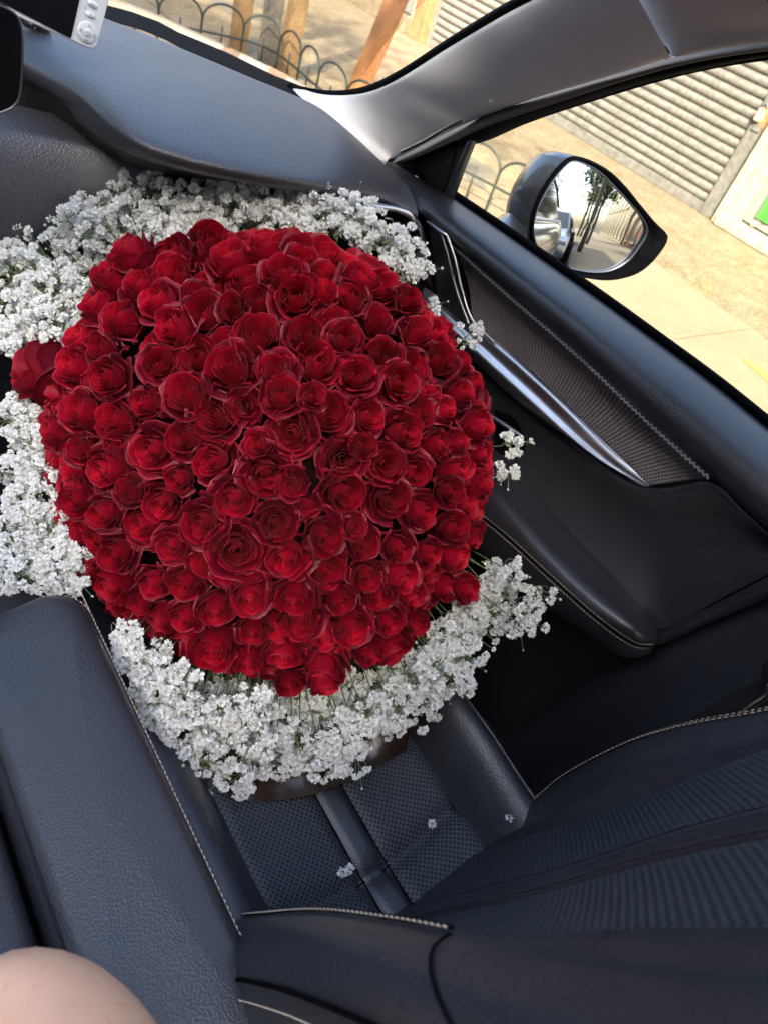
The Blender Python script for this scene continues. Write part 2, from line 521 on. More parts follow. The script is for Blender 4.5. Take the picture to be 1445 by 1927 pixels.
def disc(name, c, rx, rz, h, mat, parent, nseg=28, dome=.35):
    rings = [(1.0, 0), (1.0, h * .7), (.93, h), (.0, h * (1 + dome * .2))]
    vs = []
    for r, z in rings[:3]:
        for k in range(nseg):
            q = 2 * math.pi * k / nseg
            vs.append(c + ex * rx * r * math.cos(q) + ez * rz * r * math.sin(q) + en * z)
    vs.append(c + en * rings[3][1])
    fs = grid_faces(nseg, 3, True)
    for k in range(nseg): fs.append((2 * nseg + k, 2 * nseg + (k + 1) % nseg, 3 * nseg))
    return mesh(name, vs, fs, mat, parent)
pad_c = mp_(164, 60); px = (mp_(183, 66) - mp_(146, 54)).length / 2
pad = disc("direction_pad", pad_c, px, px, .0012, M['white'], mon)
disc("menu_button", pad_c + en * .0012, px * .38, px * .38, .0008, M['white'], pad)
text("menu_letters", "MENU", pad_c + en * .0023, ex, ez, px * .24, M['print'], pad)
for dx, dz, rot in ((0, .72, 0), (0, -.72, 2), (-.72, 0, 1), (.72, 0, 3)):
    c = pad_c + ex * px * dx + ez * px * dz + en * .0022
    o1, o2 = (ex, ez) if rot in (0, 2) else (ez, ex)
    sg = 1 if dx + dz > 0 else -1
    k = px * .14
    tube("arrow_mark", [c - o1 * k - o2 * k * .5 * sg, c + o2 * k * .5 * sg, c + o1 * k - o2 * k * .5 * sg], px * .035, M['print'], pad, 0, 5)
b1 = disc("button", mp_(170, 27), px * .5, px * .26, .0012, M['white'], mon)
text("button_letters", "TV", mp_(170, 27) + en * .0016, ex, ez, px * .24, M['print'], b1)
b2 = disc("button", mp_(174, 7.5), px * .52, px * .28, .0012, M['white'], mon)
text("button_letters", "A/D", mp_(174, 7.5) + en * .0016, ex, ez, px * .28, M['print'], b2)
disc("pinhole", mp_(161, 13.5) + en * .0002, .0006, .0006, .0002, M['rubber'], mon, 10)
ft = at(66, 48, y=Ym)
foot_c = at(70, 52, z=-.258)
sv = []
for h, r in ((0, .010), (.005, .010), (.007, .008)):
    for k in range(20):
        q = 2 * math.pi * k / 20
        sv.append(foot_c + V(math.cos(q) * r * 1.5, math.sin(q) * r, h))
mesh("stand_foot", sv, grid_faces(20, 3, True) + [tuple(range(40, 60))], M['gloss'], mon)
tube("stand_arm", [foot_c + V(-.012, .004, .004), foot_c + V(-.014, .03, .022), V(foot_c.x - .016, Ym + .012, -.20)], .005, M['gloss'], mon, 10, 8)

# ------------------------------------------------------------------ windscreen pillar trim
pil = thing("windscreen_pillar_trim", at(720, 300, t=1.0), "pale grey cloth covered windscreen pillar trim rising from the dashboard corner", "pillar trim")
pu = [at(548, 168, t=1.02), at(575, 174, t=1.05), at(610, 180, t=1.045), at(652, 180, t=1.02), at(700, 171, t=.965), at(760, 143, t=.885), at(850, 86, x=.640), at(930, 38, x=.615), at(1000, 0, x=.595), at(1090, -46, x=.565), at(1160, -80, x=.53)]
pl = [at(716, 301, t=1.015), at(735, 300, t=1.03), at(760, 288, t=1.01), at(800, 267, t=.97), at(850, 242, t=.92), at(900, 221, x=.715), at(1000, 186, x=.69), at(1100, 157, x=.665), at(1180, 133, x=.645), at(1235, 116, x=.632), at(1262, 109, x=.626)]
nP = 50
PU = smooth_line(pu, nP); PL = smooth_line(pl, nP)
prow = []
for s in (-.06, 0, .04, .15, .3, .45, .6, .75, .88, .96, 1.0, 1.03):
    r = []
    for a, b in zip(PU, PL):
        q = max(0, min(1, s))
        p = a.lerp(b, q)
        tow = (-p).normalized()
        w = math.sin(math.pi * q) ** .7 * .022
        p = p + tow * w
        if s < 0: p = p + V(.012, .015, .0)
        if s > 1: p = p + V(.012, -.002, .006)
        r.append(p)
    r = [r[0] + V(.0, .012, -.05)] + [r[0] + V(0, .003, -.008)] + r
    prow.append(r)
def grid_uv(name, rows, mat, parent, **kw):
    nu = len(rows[0]); uv = []
    mid = rows[len(rows) // 2]
    us = [0.]
    for i in range(1, nu): us.append(us[-1] + (mid[i] - mid[i - 1]).length)
    a = 0
    for j, r in enumerate(rows):
        if j: a += (rows[j][nu // 2] - rows[j - 1][nu // 2]).length
        for i in range(nu): uv.append((us[i], a))
    return mesh(name, [p for r in rows for p in r], grid_faces(nu, len(rows)), mat, parent, uv=uv, **kw)
cl = grid_uv("cloth_cover", prow, M['pillar'], pil, sub=1)
# vent slot low on the trim
slot = [at(752, 285, t=.965), at(775, 274, t=.95), at(800, 261, t=.93), at(830, 243, t=.905), at(868, 226, t=.88)]
slot_lo = [at(757, 287, t=.968), at(780, 277, t=.953), at(805, 264.5, t=.933), at(834, 246.5, t=.908), at(868, 229, t=.882)]
so_ = slot + slot_lo[::-1]
tube("slot_rim", slot + [slot_lo[-1]] , .0010, M['pillar'], pil, 40, 6)
tube("slot_rim", slot_lo, .0010, M['pillar'], pil, 40, 6)
grid_uv("vent_slot", [smooth_line([p * .999 for p in slot], 20), smooth_line([p * .999 for p in slot_lo], 20)], M['silver_dark'], pil)
tube("slot_bar", [p * .994 for p in [a.lerp(b, .5) for a, b in zip(slot, slot_lo)]], .0016, M['plastic'], pil, 30, 6)
mesh("corner_filler", [at(690, 280, t=1.07), at(770, 270, t=1.09), at(790, 330, t=1.09), at(725, 330, t=1.07)], [(0, 1, 2, 3)], M['rubber'], pil)
# black edge of the windscreen along the trim
tube("windscreen_edge_seal", [p * 1.012 + V(0, .004, .002) for p in pu], .0055, M['rubber'], pil, 70, 6)

# ------------------------------------------------------------------ roof lining
rf = thing("roof_lining", (.55, .1, .05), "grey brown woven roof lining beside the seam at the top of the pillar", "roof lining")
seam = [at(1196, -30, x=.56), at(1200, 10, x=.585), at(1203, 45, x=.605), at(1212, 78, x=.62), at(1232, 98, x=.627), at(1255, 107, x=.628)]
lo = [at(1258, 107.5, x=.627), at(1330, 93, x=.607), at(1445, 79, x=.60), at(1560, 72, x=.60), at(1800, 80, x=.60), V(.60, -.1, .0), V(.60, -.75, .0)]
LO = smooth_line(lo, 60)
a0 = at(1197, -20, x=.565)
hi1 = smooth_line([at(1203, 60, x=.612), at(1330, 52, x=.590), at(1445, 42, x=.575), V(.565, .18, .045), V(.56, 0, .05), V(.56, -.35, .05), V(.56, -.75, .05)], 60)
hi2 = smooth_line([at(1198, 5, x=.58), at(1330, -5, x=.555), at(1445, -20, x=.54), V(.52, .2, .08), V(.52, 0, .085), V(.52, -.35, .085), V(.52, -.75, .085)], 60)
hi3 = smooth_line([at(1193, -60, x=.53), at(1330, -90, x=.50), V(.45, .33, .085), V(.44, .2, .10), V(.44, 0, .105), V(.44, -.35, .105), V(.44, -.75, .105)], 60)
hi4 = smooth_line([V(.40, .60, .05), V(.38, .52, .075), V(.36, .42, .09), V(.36, .2, .11), V(.36, 0, .115), V(.36, -.35, .115), V(.36, -.75, .115)], 60)
under = [p + V(.016, 0, .003) for p in LO]
grid_uv("edge_panel", [under, LO, [p + V(-.004, 0, .008) for p in LO], hi1, hi2, hi3, hi4], M['lining'], rf, sub=1)
tube("panel_seam", [p * 1.0 for p in seam], .0016, M['rubber'], rf, 40, 6)
# unseen roof: header, side rail and rear bar round a pane added for skylight
def roof_z(x, y): return np.interp(y, [-.75, -.1, .2, .45, .60], [.132, .132, .127, .102, .067]) - .10 * (abs(x - CX) / .62) ** 4
def roof_patch(x0, x1, y0, y1, name, mat, dz=0):
    grid_uv(name, [[V(x, y, roof_z(x, y) + dz) for x in np.linspace(x0, x1, 14)] for y in np.linspace(y0, y1, 8)], mat, rf)
roof_patch(-.60, .355, .48, .60, "header_panel", M['lining'])
roof_patch(-.60, -.36, -.75, .48, "edge_panel", M['lining'])
roof_patch(-.36, .355, -.75, -.50, "rear_ceiling", M['lining'])
roof_patch(-.36, .355, -.50, .48, "added_roof_pane", M['added_roofglass'], .004)

# ------------------------------------------------------------------ passenger door
door = thing("passenger_door", (.76, .3, -.7), "charcoal leather passenger door with silver strip, woven insert and wing mirror", "car door")
bel = [at(742, 306, t=1.03), at(790, 335, x=.772), at(848, 368, x=.776), at(940, 430, x=.778), at(1032, 494, x=.778), at(1130, 563, x=.778), at(1227, 634, x=.778), at(1340, 718, x=.778), at(1445, 803, x=.778), at(1620, 945, x=.778), at(1900, 1180, x=.778)]
edg = [at(732, 314, t=.995), at(757, 345, t=.985), at(787, 385, x=.705), at(802, 417, x=.715), at(845, 454, x=.722), at(942, 540, x=.726), at(1092, 670, x=.726), at(1222, 793, x=.726), at(1342, 901, x=.726), at(1445, 1000, x=.726), at(1800, 1340, x=.726)]
BE = smooth_line(bel, 70); ED = smooth_line(edg, 70)
prow = []
for s in (-.10, -.03, 0, .06, .15, .28, .42, .56, .70, .82, .91, .97, 1.0, 1.02):
    r = []
    for i, (a, b) in enumerate(zip(BE, ED)):
        q = max(0., min(1., s))
        w = min(1, i / 10)
        p = a.lerp(b, q) + V(-.036, 0, .010) * (math.sin(math.pi * q) ** .75) * (.35 + .65 * w)
        if s < 0: p = p + V(.02, 0, s * .25)
        if s > 1: p = p + V(.014, 0, -.006)
        r.append(p)
    prow.append(r)
grid_uv("upper_pad", prow, M['leather_soft'], door, sub=1)
tube("window_seal", [p + V(.006, 0, .002) for p in bel[2:]], .006, M['rubber'], door, 60, 8)
# woven insert
it = [at(848, 456, x=.733), at(942, 541, x=.735), at(1092, 671, x=.735), at(1222, 794, x=.735), at(1341, 902, x=.735)]
ib = [at(888, 602, x=.738), at(950, 658, x=.74), at(1022, 720, x=.74), at(1152, 845, x=.74), at(1222, 913, x=.74)]
loft("woven_insert", [[p + V(.003, 0, 0) for p in it], [a.lerp(b, .5) + V(.012, 0, 0) for a, b in zip(it, ib)], ib], M['insert'], door, nu=50, nv=10)
bm_, bf_ = [], []
BL = smooth_line([p + V(-.003, 0, 0) for p in it], 150)
for i in range(0, 148):
    a, b = BL[i], BL[i + 1]
    d = (b - a).normalized(); sd = d.cross(V(-1, 0, 0)).normalized()
    s1 = 1 if i % 2 else -1
    v, f = tube_geo([a - sd * .0020 * s1, (a + b) / 2 + V(-.0009, 0, 0), b + sd * .0020 * s1], .0014, 5, True, len(bm_))
    bm_ += v; bf_ += f
br_ = mesh("braided_edge", bm_, bf_, M['braid'], door); br_["kind"] = "stuff"
# silver post and strip
loft("silver_post", [[at(804, 418, x=.712), at(811, 460, x=.716), at(818, 506, x=.72), at(823, 568, x=.724)], [at(824, 433, x=.704), at(838, 480, x=.708), at(852, 545, x=.714), at(872, 606, x=.722)],
                     [at(832, 438, x=.706), at(846, 482, x=.711), at(862, 545, x=.717), at(884, 606, x=.725)], [at(843, 447, x=.726), at(858, 490, x=.73), at(870, 545, x=.734), at(889, 600, x=.738)]], M['silver_dark'], door, nu=24, nv=16)
tube("bright_edge", [at(804, 417, x=.711), at(832, 437, x=.704), at(842, 446, x=.708), at(857, 490, x=.712), at(869, 545, x=.716), at(889, 602, x=.722), at(930, 645, x=.728)], .0022, M['chrome'], door, 60, 8)
su_ = [at(800, 540, x=.735), at(887, 604, x=.733), at(1022, 721, x=.733), at(1152, 846, x=.735), at(1222, 914, x=.738)]
sm1 = [at(796, 546, x=.729), at(882, 611, x=.728), at(1014, 725, x=.728), at(1140, 849, x=.730), at(1220, 915, x=.738)]
sm2 = [at(796, 553, x=.726), at(874, 621, x=.726), at(1001, 735, x=.727), at(1124, 852, x=.729), at(1218, 915.5, x=.739)]
sm3 = [at(796, 566, x=.716), at(862, 634, x=.717), at(985, 750, x=.719), at(1105, 850, x=.724), at(1205, 913, x=.738)]
sl_ = [at(796, 580, x=.732), at(852, 640, x=.735), at(975, 757, x=.738), at(1090, 836, x=.74), at(1195, 909, x=.741)]
loft("silver_strip", [su_, sm1, sm2, sm3, sl_], M['chrome'], door, nu=60, nv=22)
# lower panel
p1 = [at(770, 548, x=.742), at(860, 640, x=.742), at(912, 692, x=.743), at(1000, 770, x=.744), at(1080, 832, x=.744), at(1140, 877, x=.745), at(1200, 913, x=.745), at(1262, 917, x=.744), at(1342, 905, x=.738), at(1400, 958, x=.736), at(1470, 1024, x=.736)]
p3 = [at(720, 690, x=.74), at(820, 770, x=.74), at(900, 835, x=.738), at(992, 921, x=.736), at(1060, 990, x=.735), at(1102, 1035, x=.735), at(1150, 1083, x=.735), at(1192, 1127, x=.735), at(1238, 1186, x=.735), at(1350, 1130, x=.735), at(1470, 1068, x=.735)]
P1 = smooth_line(p1, 60); P3 = smooth_line(p3, 60)
rows = []
for s in (-.03, 0, .05, .15, .3, .5, .7, .85, .95, 1.0):
    q = max(0, s)
    rows.append([a.lerp(b, q) + V(.012 * math.sin(math.pi * q) + (.01 if s < 0 else 0) - .006 * math.exp(-((q - .12) / .1) ** 2), 0, 0) for a, b in zip(P1, P3)])
grid_uv("lower_panel", rows, M['leather_soft'], door, sub=1)
# armrest
aj = [at(850, 786, x=.736), at(920, 850, x=.736), at(992, 921, x=.734), at(1102, 1036, x=.733), at(1192, 1127, x=.733), at(1226, 1166, x=.733), at(1240, 1190, x=.732)]
ak0 = [at(830, 808, x=.705), at(900, 868, x=.703), at(975, 938, x=.70), at(1075, 1042, x=.70), at(1185, 1145, x=.705), at(1220, 1178, x=.715), at(1238, 1194, x=.728)]
ak = [at(800, 832, x=.672), at(870, 893, x=.672), at(950, 957, x=.670), at(1042, 1048, x=.670), at(1168, 1165, x=.678), at(1212, 1194, x=.695), at(1237, 1202, x=.722)]
asm = [at(790, 875, x=.662), at(870, 945, x=.662), at(942, 1000, x=.660), at(1032, 1082, x=.660), at(1122, 1162, x=.668), at(1190, 1210, x=.690), at(1230, 1217, x=.722)]
al = [at(810, 960, x=.676), at(880, 1020, x=.676), at(950, 1080, x=.674), at(1022, 1138, x=.674), at(1100, 1190, x=.682), at(1172, 1234, x=.700), at(1226, 1230, x=.725)]
au = [p + V(.05, 0, -.03) for p in al]
arm_ = loft("armrest", [aj, ak0, ak, asm, al, au], M['leather_soft'], door, nu=50, nv=30)
OUTW = V(-.0012, 0, .0004)
for k, off in enumerate((-.004, .004)):
    stitch("stitching", [p + V(-.0012, 0, off) for p in asm], M['thread'], arm_, .0042, .0012, .00034, lift=OUTW * .5, slant=.1)
tube("seam_groove", [p + V(-.0006, 0, 0) for p in asm], .0010, M['rubber'], arm_, 60, 5)
# door pocket and lower skin
q0 = [p + V(.03, 0, -.02) for p in al]
loft("door_pocket", [q0, [p + V(.035, 0, -.10) for p in q0], [p + V(.02, 0, -.25) for p in q0], [p + V(.03, 0, -.36) for p in q0]], M['plastic'], door, nu=30, nv=10)
loft("door_base", [[V(.757, 1.0, -.33), V(.757, .5, -.33), V(.757, .15, -.33)], [V(.762, 1.0, -.7), V(.762, .5, -.7), V(.762, .16, -.7)], [V(.77, 1.0, -1.08), V(.77, .5, -1.08), V(.77, .22, -1.08)]], M['plastic'], door, nu=14, nv=10)
# inner release recess peeping past the roses
loft("release_recess", [[at(930, 770, x=.741), at(965, 785, x=.741), at(990, 825, x=.741)], [at(930, 850, x=.741), at(965, 862, x=.741), at(985, 856, x=.741)]], M['rubber'], door, nu=10, nv=4)
tube("release_lever", [at(915, 778, x=.728), at(950, 800, x=.728), at(985, 824, x=.732)], .0030, M['chrome'], door, 14, 8)
# rear edge roll
ra = [at(1238, 1190, x=.735), at(1300, 1160, x=.735), at(1370, 1124, x=.735), at(1470, 1072, x=.735)]
rb = [at(1236, 1205, x=.727), at(1305, 1174, x=.727), at(1375, 1141, x=.727), at(1475, 1093, x=.727)]
rc = [at(1240, 1216, x=.738), at(1310, 1186, x=.738), at(1380, 1155, x=.738), at(1480, 1112, x=.738)]
loft("rear_edge_roll", [ra, rb, rc, [p + V(.03, .0, 0) for p in rc]], M['leather_soft'], door, nu=24, nv=12)
# sail panel, quarter post, frame
sp = [at(750, 304, x=.768), at(778, 286, x=.764), at(812, 271, x=.758), at(845, 263, x=.753), at(872, 260, x=.75), at(833, 374, x=.772), at(800, 345, x=.772)]
sail = slab_outline("sail_panel", sp, (-1, 0, .1), .006, M['plastic'], door, bevel=.001)
tube("sail_groove", [at(786, 298, x=.757), at(830, 276, x=.751), at(860, 271, x=.748), at(828, 362, x=.767), at(786, 318, x=.765), at(776, 305, x=.761)], .0009, M['rubber'], sail, 40, 5)
loft("quarter_post", [[at(870, 258, x=.748), at(852, 315, x=.756), at(832, 374, x=.772)], [at(884, 262, x=.742), at(864, 318, x=.750), at(843, 378, x=.768)], [at(896, 266, x=.752), at(874, 322, x=.762), at(852, 382, x=.778)]], M['silver_dark'], door, nu=16, nv=12)
w1 = [at(736, 309, x=.745), at(800, 277, x=.742), at(860, 248, x=.728), at(920, 224, x=.715), at(1020, 190, x=.70), at(1180, 141, x=.668), at(1300, 111, x=.652), at(1445, 88, x=.645), at(1600, 76, x=.645)]
w2 = [at(742, 311, x=.75), at(810, 284, x=.74), at(868, 258, x=.728), at(930, 232, x=.715), at(1030, 199, x=.70), at(1180, 150, x=.67), at(1300, 118, x=.655), at(1445, 95, x=.648), at(1600, 84, x=.648)]
loft("weather_strip", [[p + V(.008, 0, .012) for p in w1], [p + V(-.004, 0, 0) for p in [a.lerp(b, .4) for a, b in zip(w1, w2)]], w2], M['warm_strip'], door, nu=60, nv=8)
w3 = [at(790, 305, x=.775), at(850, 280, x=.762), at(900, 264, x=.752), at(960, 237, x=.738), at(1040, 208, x=.722), at(1180, 163, x=.69), at(1300, 132, x=.67), at(1445, 105, x=.66), at(1600, 92, x=.66)]
loft("window_frame", [[p + V(.004, 0, 0) for p in w2], [a.lerp(b, .5) + V(-.002, 0, 0) for a, b in zip(w2, w3)], w3, [p + V(.02, 0, .003) for p in w3]], M['rubber'], door, nu=60, nv=10)
loft("frame_backing", [[p + V(.02, 0, .04) for p in w1], [p + V(.02, 0, .0) for p in w2], [p + V(.022, 0, .004) for p in w3]], M['rubber'], door, nu=60, nv=6)
g_lo = [at(850, 376, x=.790), at(1032, 500, x=.790), at(1227, 640, x=.790), at(1445, 812, x=.790), at(1900, 1190, x=.79)]
g_hi = [at(870, 262, x=.765), at(960, 230, x=.748), at(1180, 155, x=.70), at(1445, 97, x=.67), at(1800, 80, x=.67)]
loft("window_glass", [g_lo, g_hi], M['glass'], door, nu=20, nv=6)

# ------------------------------------------------------------------ wing mirror (part of the door)
M0 = at(1105, 408, x=.985)
MN = (V(.05, -.995, .012).normalized() - M0.normalized()).normalized()
def mpl(u, v, off=0.0):
    d = ray(u, v)
    return d * ((M0.dot(MN) + off) / d.dot(MN))
rim = [(1068, 303), (1086, 297), (1115, 305), (1150, 325), (1178, 352), (1204, 384), (1234, 420), (1255, 441), (1254, 456), (1241, 476), (1222, 498), (1200, 514), (1170, 524), (1140, 527), (1108, 523), (1078, 515), (1050, 502), (1026, 487), (1010, 468), (1002, 444), (1002, 418), (1010, 388), (1024, 358), (1044, 328)]
gl = [(1070, 312), (1084, 306), (1104, 312), (1130, 327), (1156, 352), (1184, 382), (1206, 408), (1217, 430), (1214, 446), (1204, 462), (1188, 484), (1170, 499), (1150, 508), (1130, 511), (1105, 510), (1080, 505), (1058, 498), (1034, 485), (1018, 469), (1009, 446), (1008, 420), (1016, 392), (1030, 364), (1048, 336)]
RM = smooth_line([mpl(*p) for p in rim], 72, True)
GL = smooth_line([mpl(*p) for p in gl], 72, True)
gcen = sum(GL, Vector()) / 72
body_c = (sum(RM, Vector()) / 72)
back = -MN
sil = [(1064, 300), (1086, 293), (1116, 301), (1151, 321), (1180, 348), (1206, 380), (1236, 416), (1258, 440), (1257, 457), (1243, 479), (1223, 501), (1200, 517), (1170, 527), (1140, 530), (1108, 526), (1076, 518), (1040, 505), (1008, 488), (985, 466), (965, 440), (953, 408), (954, 372), (960, 335), (990, 300)]
rows = []
BK = smooth_line([mpl(*p, off=0) for p in sil], 72, True)
depth_in = .018
rows.append([g.lerp(r, .12) + back * .012 for g, r in zip(GL, RM)])
rows.append([g.lerp(r, .5) + back * .004 for g, r in zip(GL, RM)])
rows.append([r + (gcen - r) * .02 + back * -.001 for r in RM])
rows.append([r for r in RM])
rows.append([r + (r - gcen) * .02 + back * .006 for r in RM])
mir = grid_uv("wing_mirror", [r + [r[0]] for r in rows], M['rubber'], door)
rows = []
bc = mpl(1062, 412) + back * .05
for s, dep in ((0, .004), (.10, .02), (.22, .045), (.38, .068), (.55, .085), (.72, .097), (.88, .105), (.999, .108)):
    r = []
    for a in RM:
        e = a + (a - gcen) * .022
        k = math.sqrt(max(0, 1 - s * s))
        c = gcen + back * dep + V(-.030, .01, -.002) * min(1, dep / .06)
        r.append(c + (e - gcen) * (1 - s ** 2.2) + back * 0)
    rows.append(r + [r[0]])
grid_uv("mirror_shell", rows, M['paint'], mir)
mm, nn, ll, bb = new_mat("mirror_silvering")
bb.inputs["Metallic"].default_value = 1; bb.inputs["Roughness"].default_value = .0; bb.inputs["Base Color"].default_value = (.58, .60, .60, 1)
mrows = []
for q in (1, .85, .7, .55, .4, .25, .12, .02):
    mrows.append([gcen + (g - gcen) * q + back * (.004 + ((g - gcen) * q).length_squared / 2.4) for g in GL + [GL[0]]])
grid_uv("mirror_glass", mrows, mm, mir)
grid_uv("glass_edge", [[g + back * .007 for g in GL + [GL[0]]], [g + (gcen - g) * -.02 + back * .001 for g in GL + [GL[0]]], [g + (gcen - g) * -.05 + back * .006 for g in GL + [GL[0]]]], M['silver_dark'], mir)
f0 = mpl(1000, 452) + back * .03
loft("mirror_foot", [[V(.80, .72, -.385), V(.80, .68, -.39), V(.80, .62, -.395), V(.80, .585, -.40)], [V(.84, .745, -.37), V(.84, .69, -.36), V(.84, .63, -.365), V(.84, .60, -.375)],
                     [f0 + V(-.01, .05, .01), f0 + V(-.01, .03, .025), f0 + V(0, .005, .02), f0 + V(.0, -.005, 0)], [f0 + V(.05, .05, .02), f0 + V(.05, .03, .03), f0 + V(.05, .01, .03), f0 + V(.05, 0, 0)]], M['paint'], mir, nu=16, nv=16)
loft("mirror_foot_base", [[V(.80, .72, -.385), V(.80, .66, -.39), V(.80, .585, -.40)], [V(.84, .745, -.40), V(.84, .66, -.41), V(.84, .60, -.415)], [f0 + V(.0, .05, -.015), f0 + V(0, .02, -.02), f0 + V(.0, -.005, 0)]], M['rubber'], mir, nu=10, nv=10)

# ------------------------------------------------------------------ door pillar trim (behind the door's rear edge)
bp = thing("door_pillar_trim", V(.74, .05, -1.0), "dark navy grained trim between the door edge and the seat belt", "pillar trim")
zz = [-.15, -.30, -.437, -.586, -.70, -.827, -1.05]
yy = [.035, .055, .078, .124, .155, .186, .25]
E = lambda dx, dy, dz=0: [V(.742 + dx, y + dy, z + dz) for y, z in zip(yy, zz)]
loft("side_trim", [E(.02, .004), E(-.004, 0), E(-.010, -.012), E(-.012, -.03), E(-.016, -.055), E(-.030, -.075), E(-.036, -.10), E(-.034, -.14), E(-.030, -.22), E(-.03, -.5)], M['seat_side'], bp, nu=30, nv=30)
loft("sill_step", [[V(.73, .9, -.95), V(.73, .4, -.95), V(.73, .16, -.93), V(.715, .05, -.88), V(.70, -.2, -.84)], [V(.66, .9, -.95), V(.66, .4, -.95), V(.66, .16, -.93), V(.655, .05, -.88), V(.65, -.2, -.84)], [V(.64, .9, -1.05), V(.64, .4, -1.05), V(.64, .16, -1.05), V(.64, .05, -1.05), V(.64, -.2, -1.05)]], M['plastic'], bp, nu=24, nv=10)
# ------------------------------------------------------------------ seat belt
belt = thing("seat_belt", at(1380, 1330, x=.67), "black woven seat belt with steel tongue between seat and door pillar", "seat belt")
loft("webbing", [[at(1255, 1398, x=.655), at(1290, 1359, x=.66), at(1340, 1327, x=.664), at(1430, 1278, x=.664), at(1560, 1205, x=.662)], [at(1300, 1440, x=.64), at(1330, 1400, x=.645), at(1385, 1372, x=.65), at(1470, 1330, x=.65), at(1600, 1262, x=.65)]], M['webbing'], belt, nu=30, nv=8)
tg = [at(1398, 1338, x=.645), at(1402, 1334, x=.645), at(1438, 1312, x=.645), at(1444, 1305, x=.645), at(1446, 1292, x=.645)]
tube("tongue", [at(1399, 1341, x=.642), at(1420, 1326, x=.642), at(1440, 1313, x=.642), at(1447, 1304, x=.642), at(1449, 1290, x=.642), at(1470, 1275, x=.642)], .0036, M['metal'], belt, 30, 8)
tube("tongue", [at(1399, 1341, x=.642), at(1405, 1347, x=.642), at(1430, 1345, x=.642), at(1470, 1330, x=.642)], .0034, M['metal'], belt, 20, 8)
gp = [at(1432, 1250, x=.640), at(1440, 1241, x=.640), at(1490, 1225, x=.640), at(1520, 1290, x=.640), at(1460, 1300, x=.640), at(1440, 1290, x=.640), at(1430, 1272, x=.640)]
slab_outline("tongue_grip", gp, (-1, 0, .0), .012, M['plastic'], belt, bevel=.003)

# ------------------------------------------------------------------ passenger seat
seat = thing("passenger_seat", V(xs, .1, -1.0), "black perforated leather passenger seat with tan stitching under the bouquet", "car seat")
# cushion: side to side rows (x), from front to rear
def cush_z(y):      # height of the cushion's middle
    return np.interp(y, [-.05, .03, .13, .30, .50, .57], [-.775, -.785, -.792, -.785, -.765, -.775])
ys = [.585, .57, .53, .45, .36, .27, .20, .16, .139, .130, .121, .10, .07, .04, .0, -.04]
def pan(x0, x1, name, mat, n=10):
    rows = []
    for y in ys:
        r = []
        for x in np.linspace(x0, x1, n):
            q = (x - xs) / .125
            z = cush_z(y) + .018 * q * q
            if abs(y - .130) < .003: z -= .010
            elif abs(y - .130) < .010: z -= .002
            elif abs(y - .130) < .045: z += .002
            if y > .58: z -= .03
            c = .014 * (1 - q * q)             # cross seam bows to the rear in the middle
            e = min(abs(x - x0), abs(x - x1))
            if e < .002: z -= .005
            r.append(V(x, y - c * math.exp(-((y - .13) / .12) ** 2), z))
        rows.append(r)
    return grid_uv(name, rows, mat, seat, sub=1)
pan(xs - .127, xs - .0175, "cushion_panel", M['perf'], 14)
pan(xs + .0175, xs + .127, "cushion_panel", M['perf'], 14)
pan(xs - .0172, xs + .0172, "cushion_strip", M['seat'], 6)
# crumbs of thread along the cross seam
cs = [V(x, .130 - .014 * (1 - ((x - xs) / .125) ** 2), cush_z(.13) + .018 * ((x - xs) / .125) ** 2 - .0088) for x in np.linspace(xs - .124, xs + .124, 14)]
tube("cross_seam", cs, .0008, M['rubber'], seat, 40, 5)
def bolster(sgn, name):
    fr = [.60, .56, .48, .38, .28, .18, .10, .04, -.02]
    prof = [(.124, -.006), (.130, .006), (.140, .030), (.155, .056), (.170, .066), (.184, .060), (.194, .036), (.200, -.005), (.202, -.10), (.200, -.20)]
    rails = []
    for dx, dz in prof:
        r = []
        for y in fr:
            k = np.interp(y, [-.02, .04, .18, .30, .42, .52, .60], [.55, .75, 1.0, .9, .5, .2, .0])
            z = cush_z(y) + .018 + (dz * k if dz > 0 else dz)
            r.append(V(xs + sgn * dx, y, z))
        rails.append(r)
    o = loft(name, rails, M['seat_side'], seat, nu=34, nv=36)
    if sgn > 0:
        top = [p for p in rails[5]]
        tube("piping", [p + V(.004, 0, -.004) for p in rails[5]], .0022, M['seat_side'], o, 50, 6)
        stitch("stitching", [p + V(-.009, 0, .0022) for p in rails[5]], M['thread'], o, .0042, .002, .0004, lift=V(0, 0, .0008))
    return o
bolster(-1, "cushion_bolster"); bolster(1, "cushion_bolster")

# seatback
hz = [-.80, -.74, -.65, -.52, -.40, -.30, -.20, -.08, .02]
yc = [.075, .056, .035, .004, -.020, -.045, -.075, -.115, -.15]     # middle of the back
yb = [.150, .138, .112, .070, .022, -.020, -.054, -.090, -.125]     # bolster crests
hw = [.118, .122, .126, .128, .130, .135, .140, .145, .15]
def rail(fx, fy): return [V(fx(i), fy(i), hz[i]) for i in range(len(hz))]
def back_panel(a, b, name, mat):
    rails = []
    for k in np.linspace(a, b, 7):
        e = min(abs(k - a), abs(k - b))
        dip = .004 if e < 1e-6 else 0
        rails.append(rail(lambda i: xs + hw[i] * k, lambda i: yc[i] + .008 * k * k - dip))
    return loft(name, rails, mat, seat, nu=60, nv=22)
back_panel(-1.02, -.135, "back_panel", M['perf'])
back_panel(.135, 1.02, "back_panel", M['perf'])
back_panel(-.132, .132, "back_strip", M['seat'])
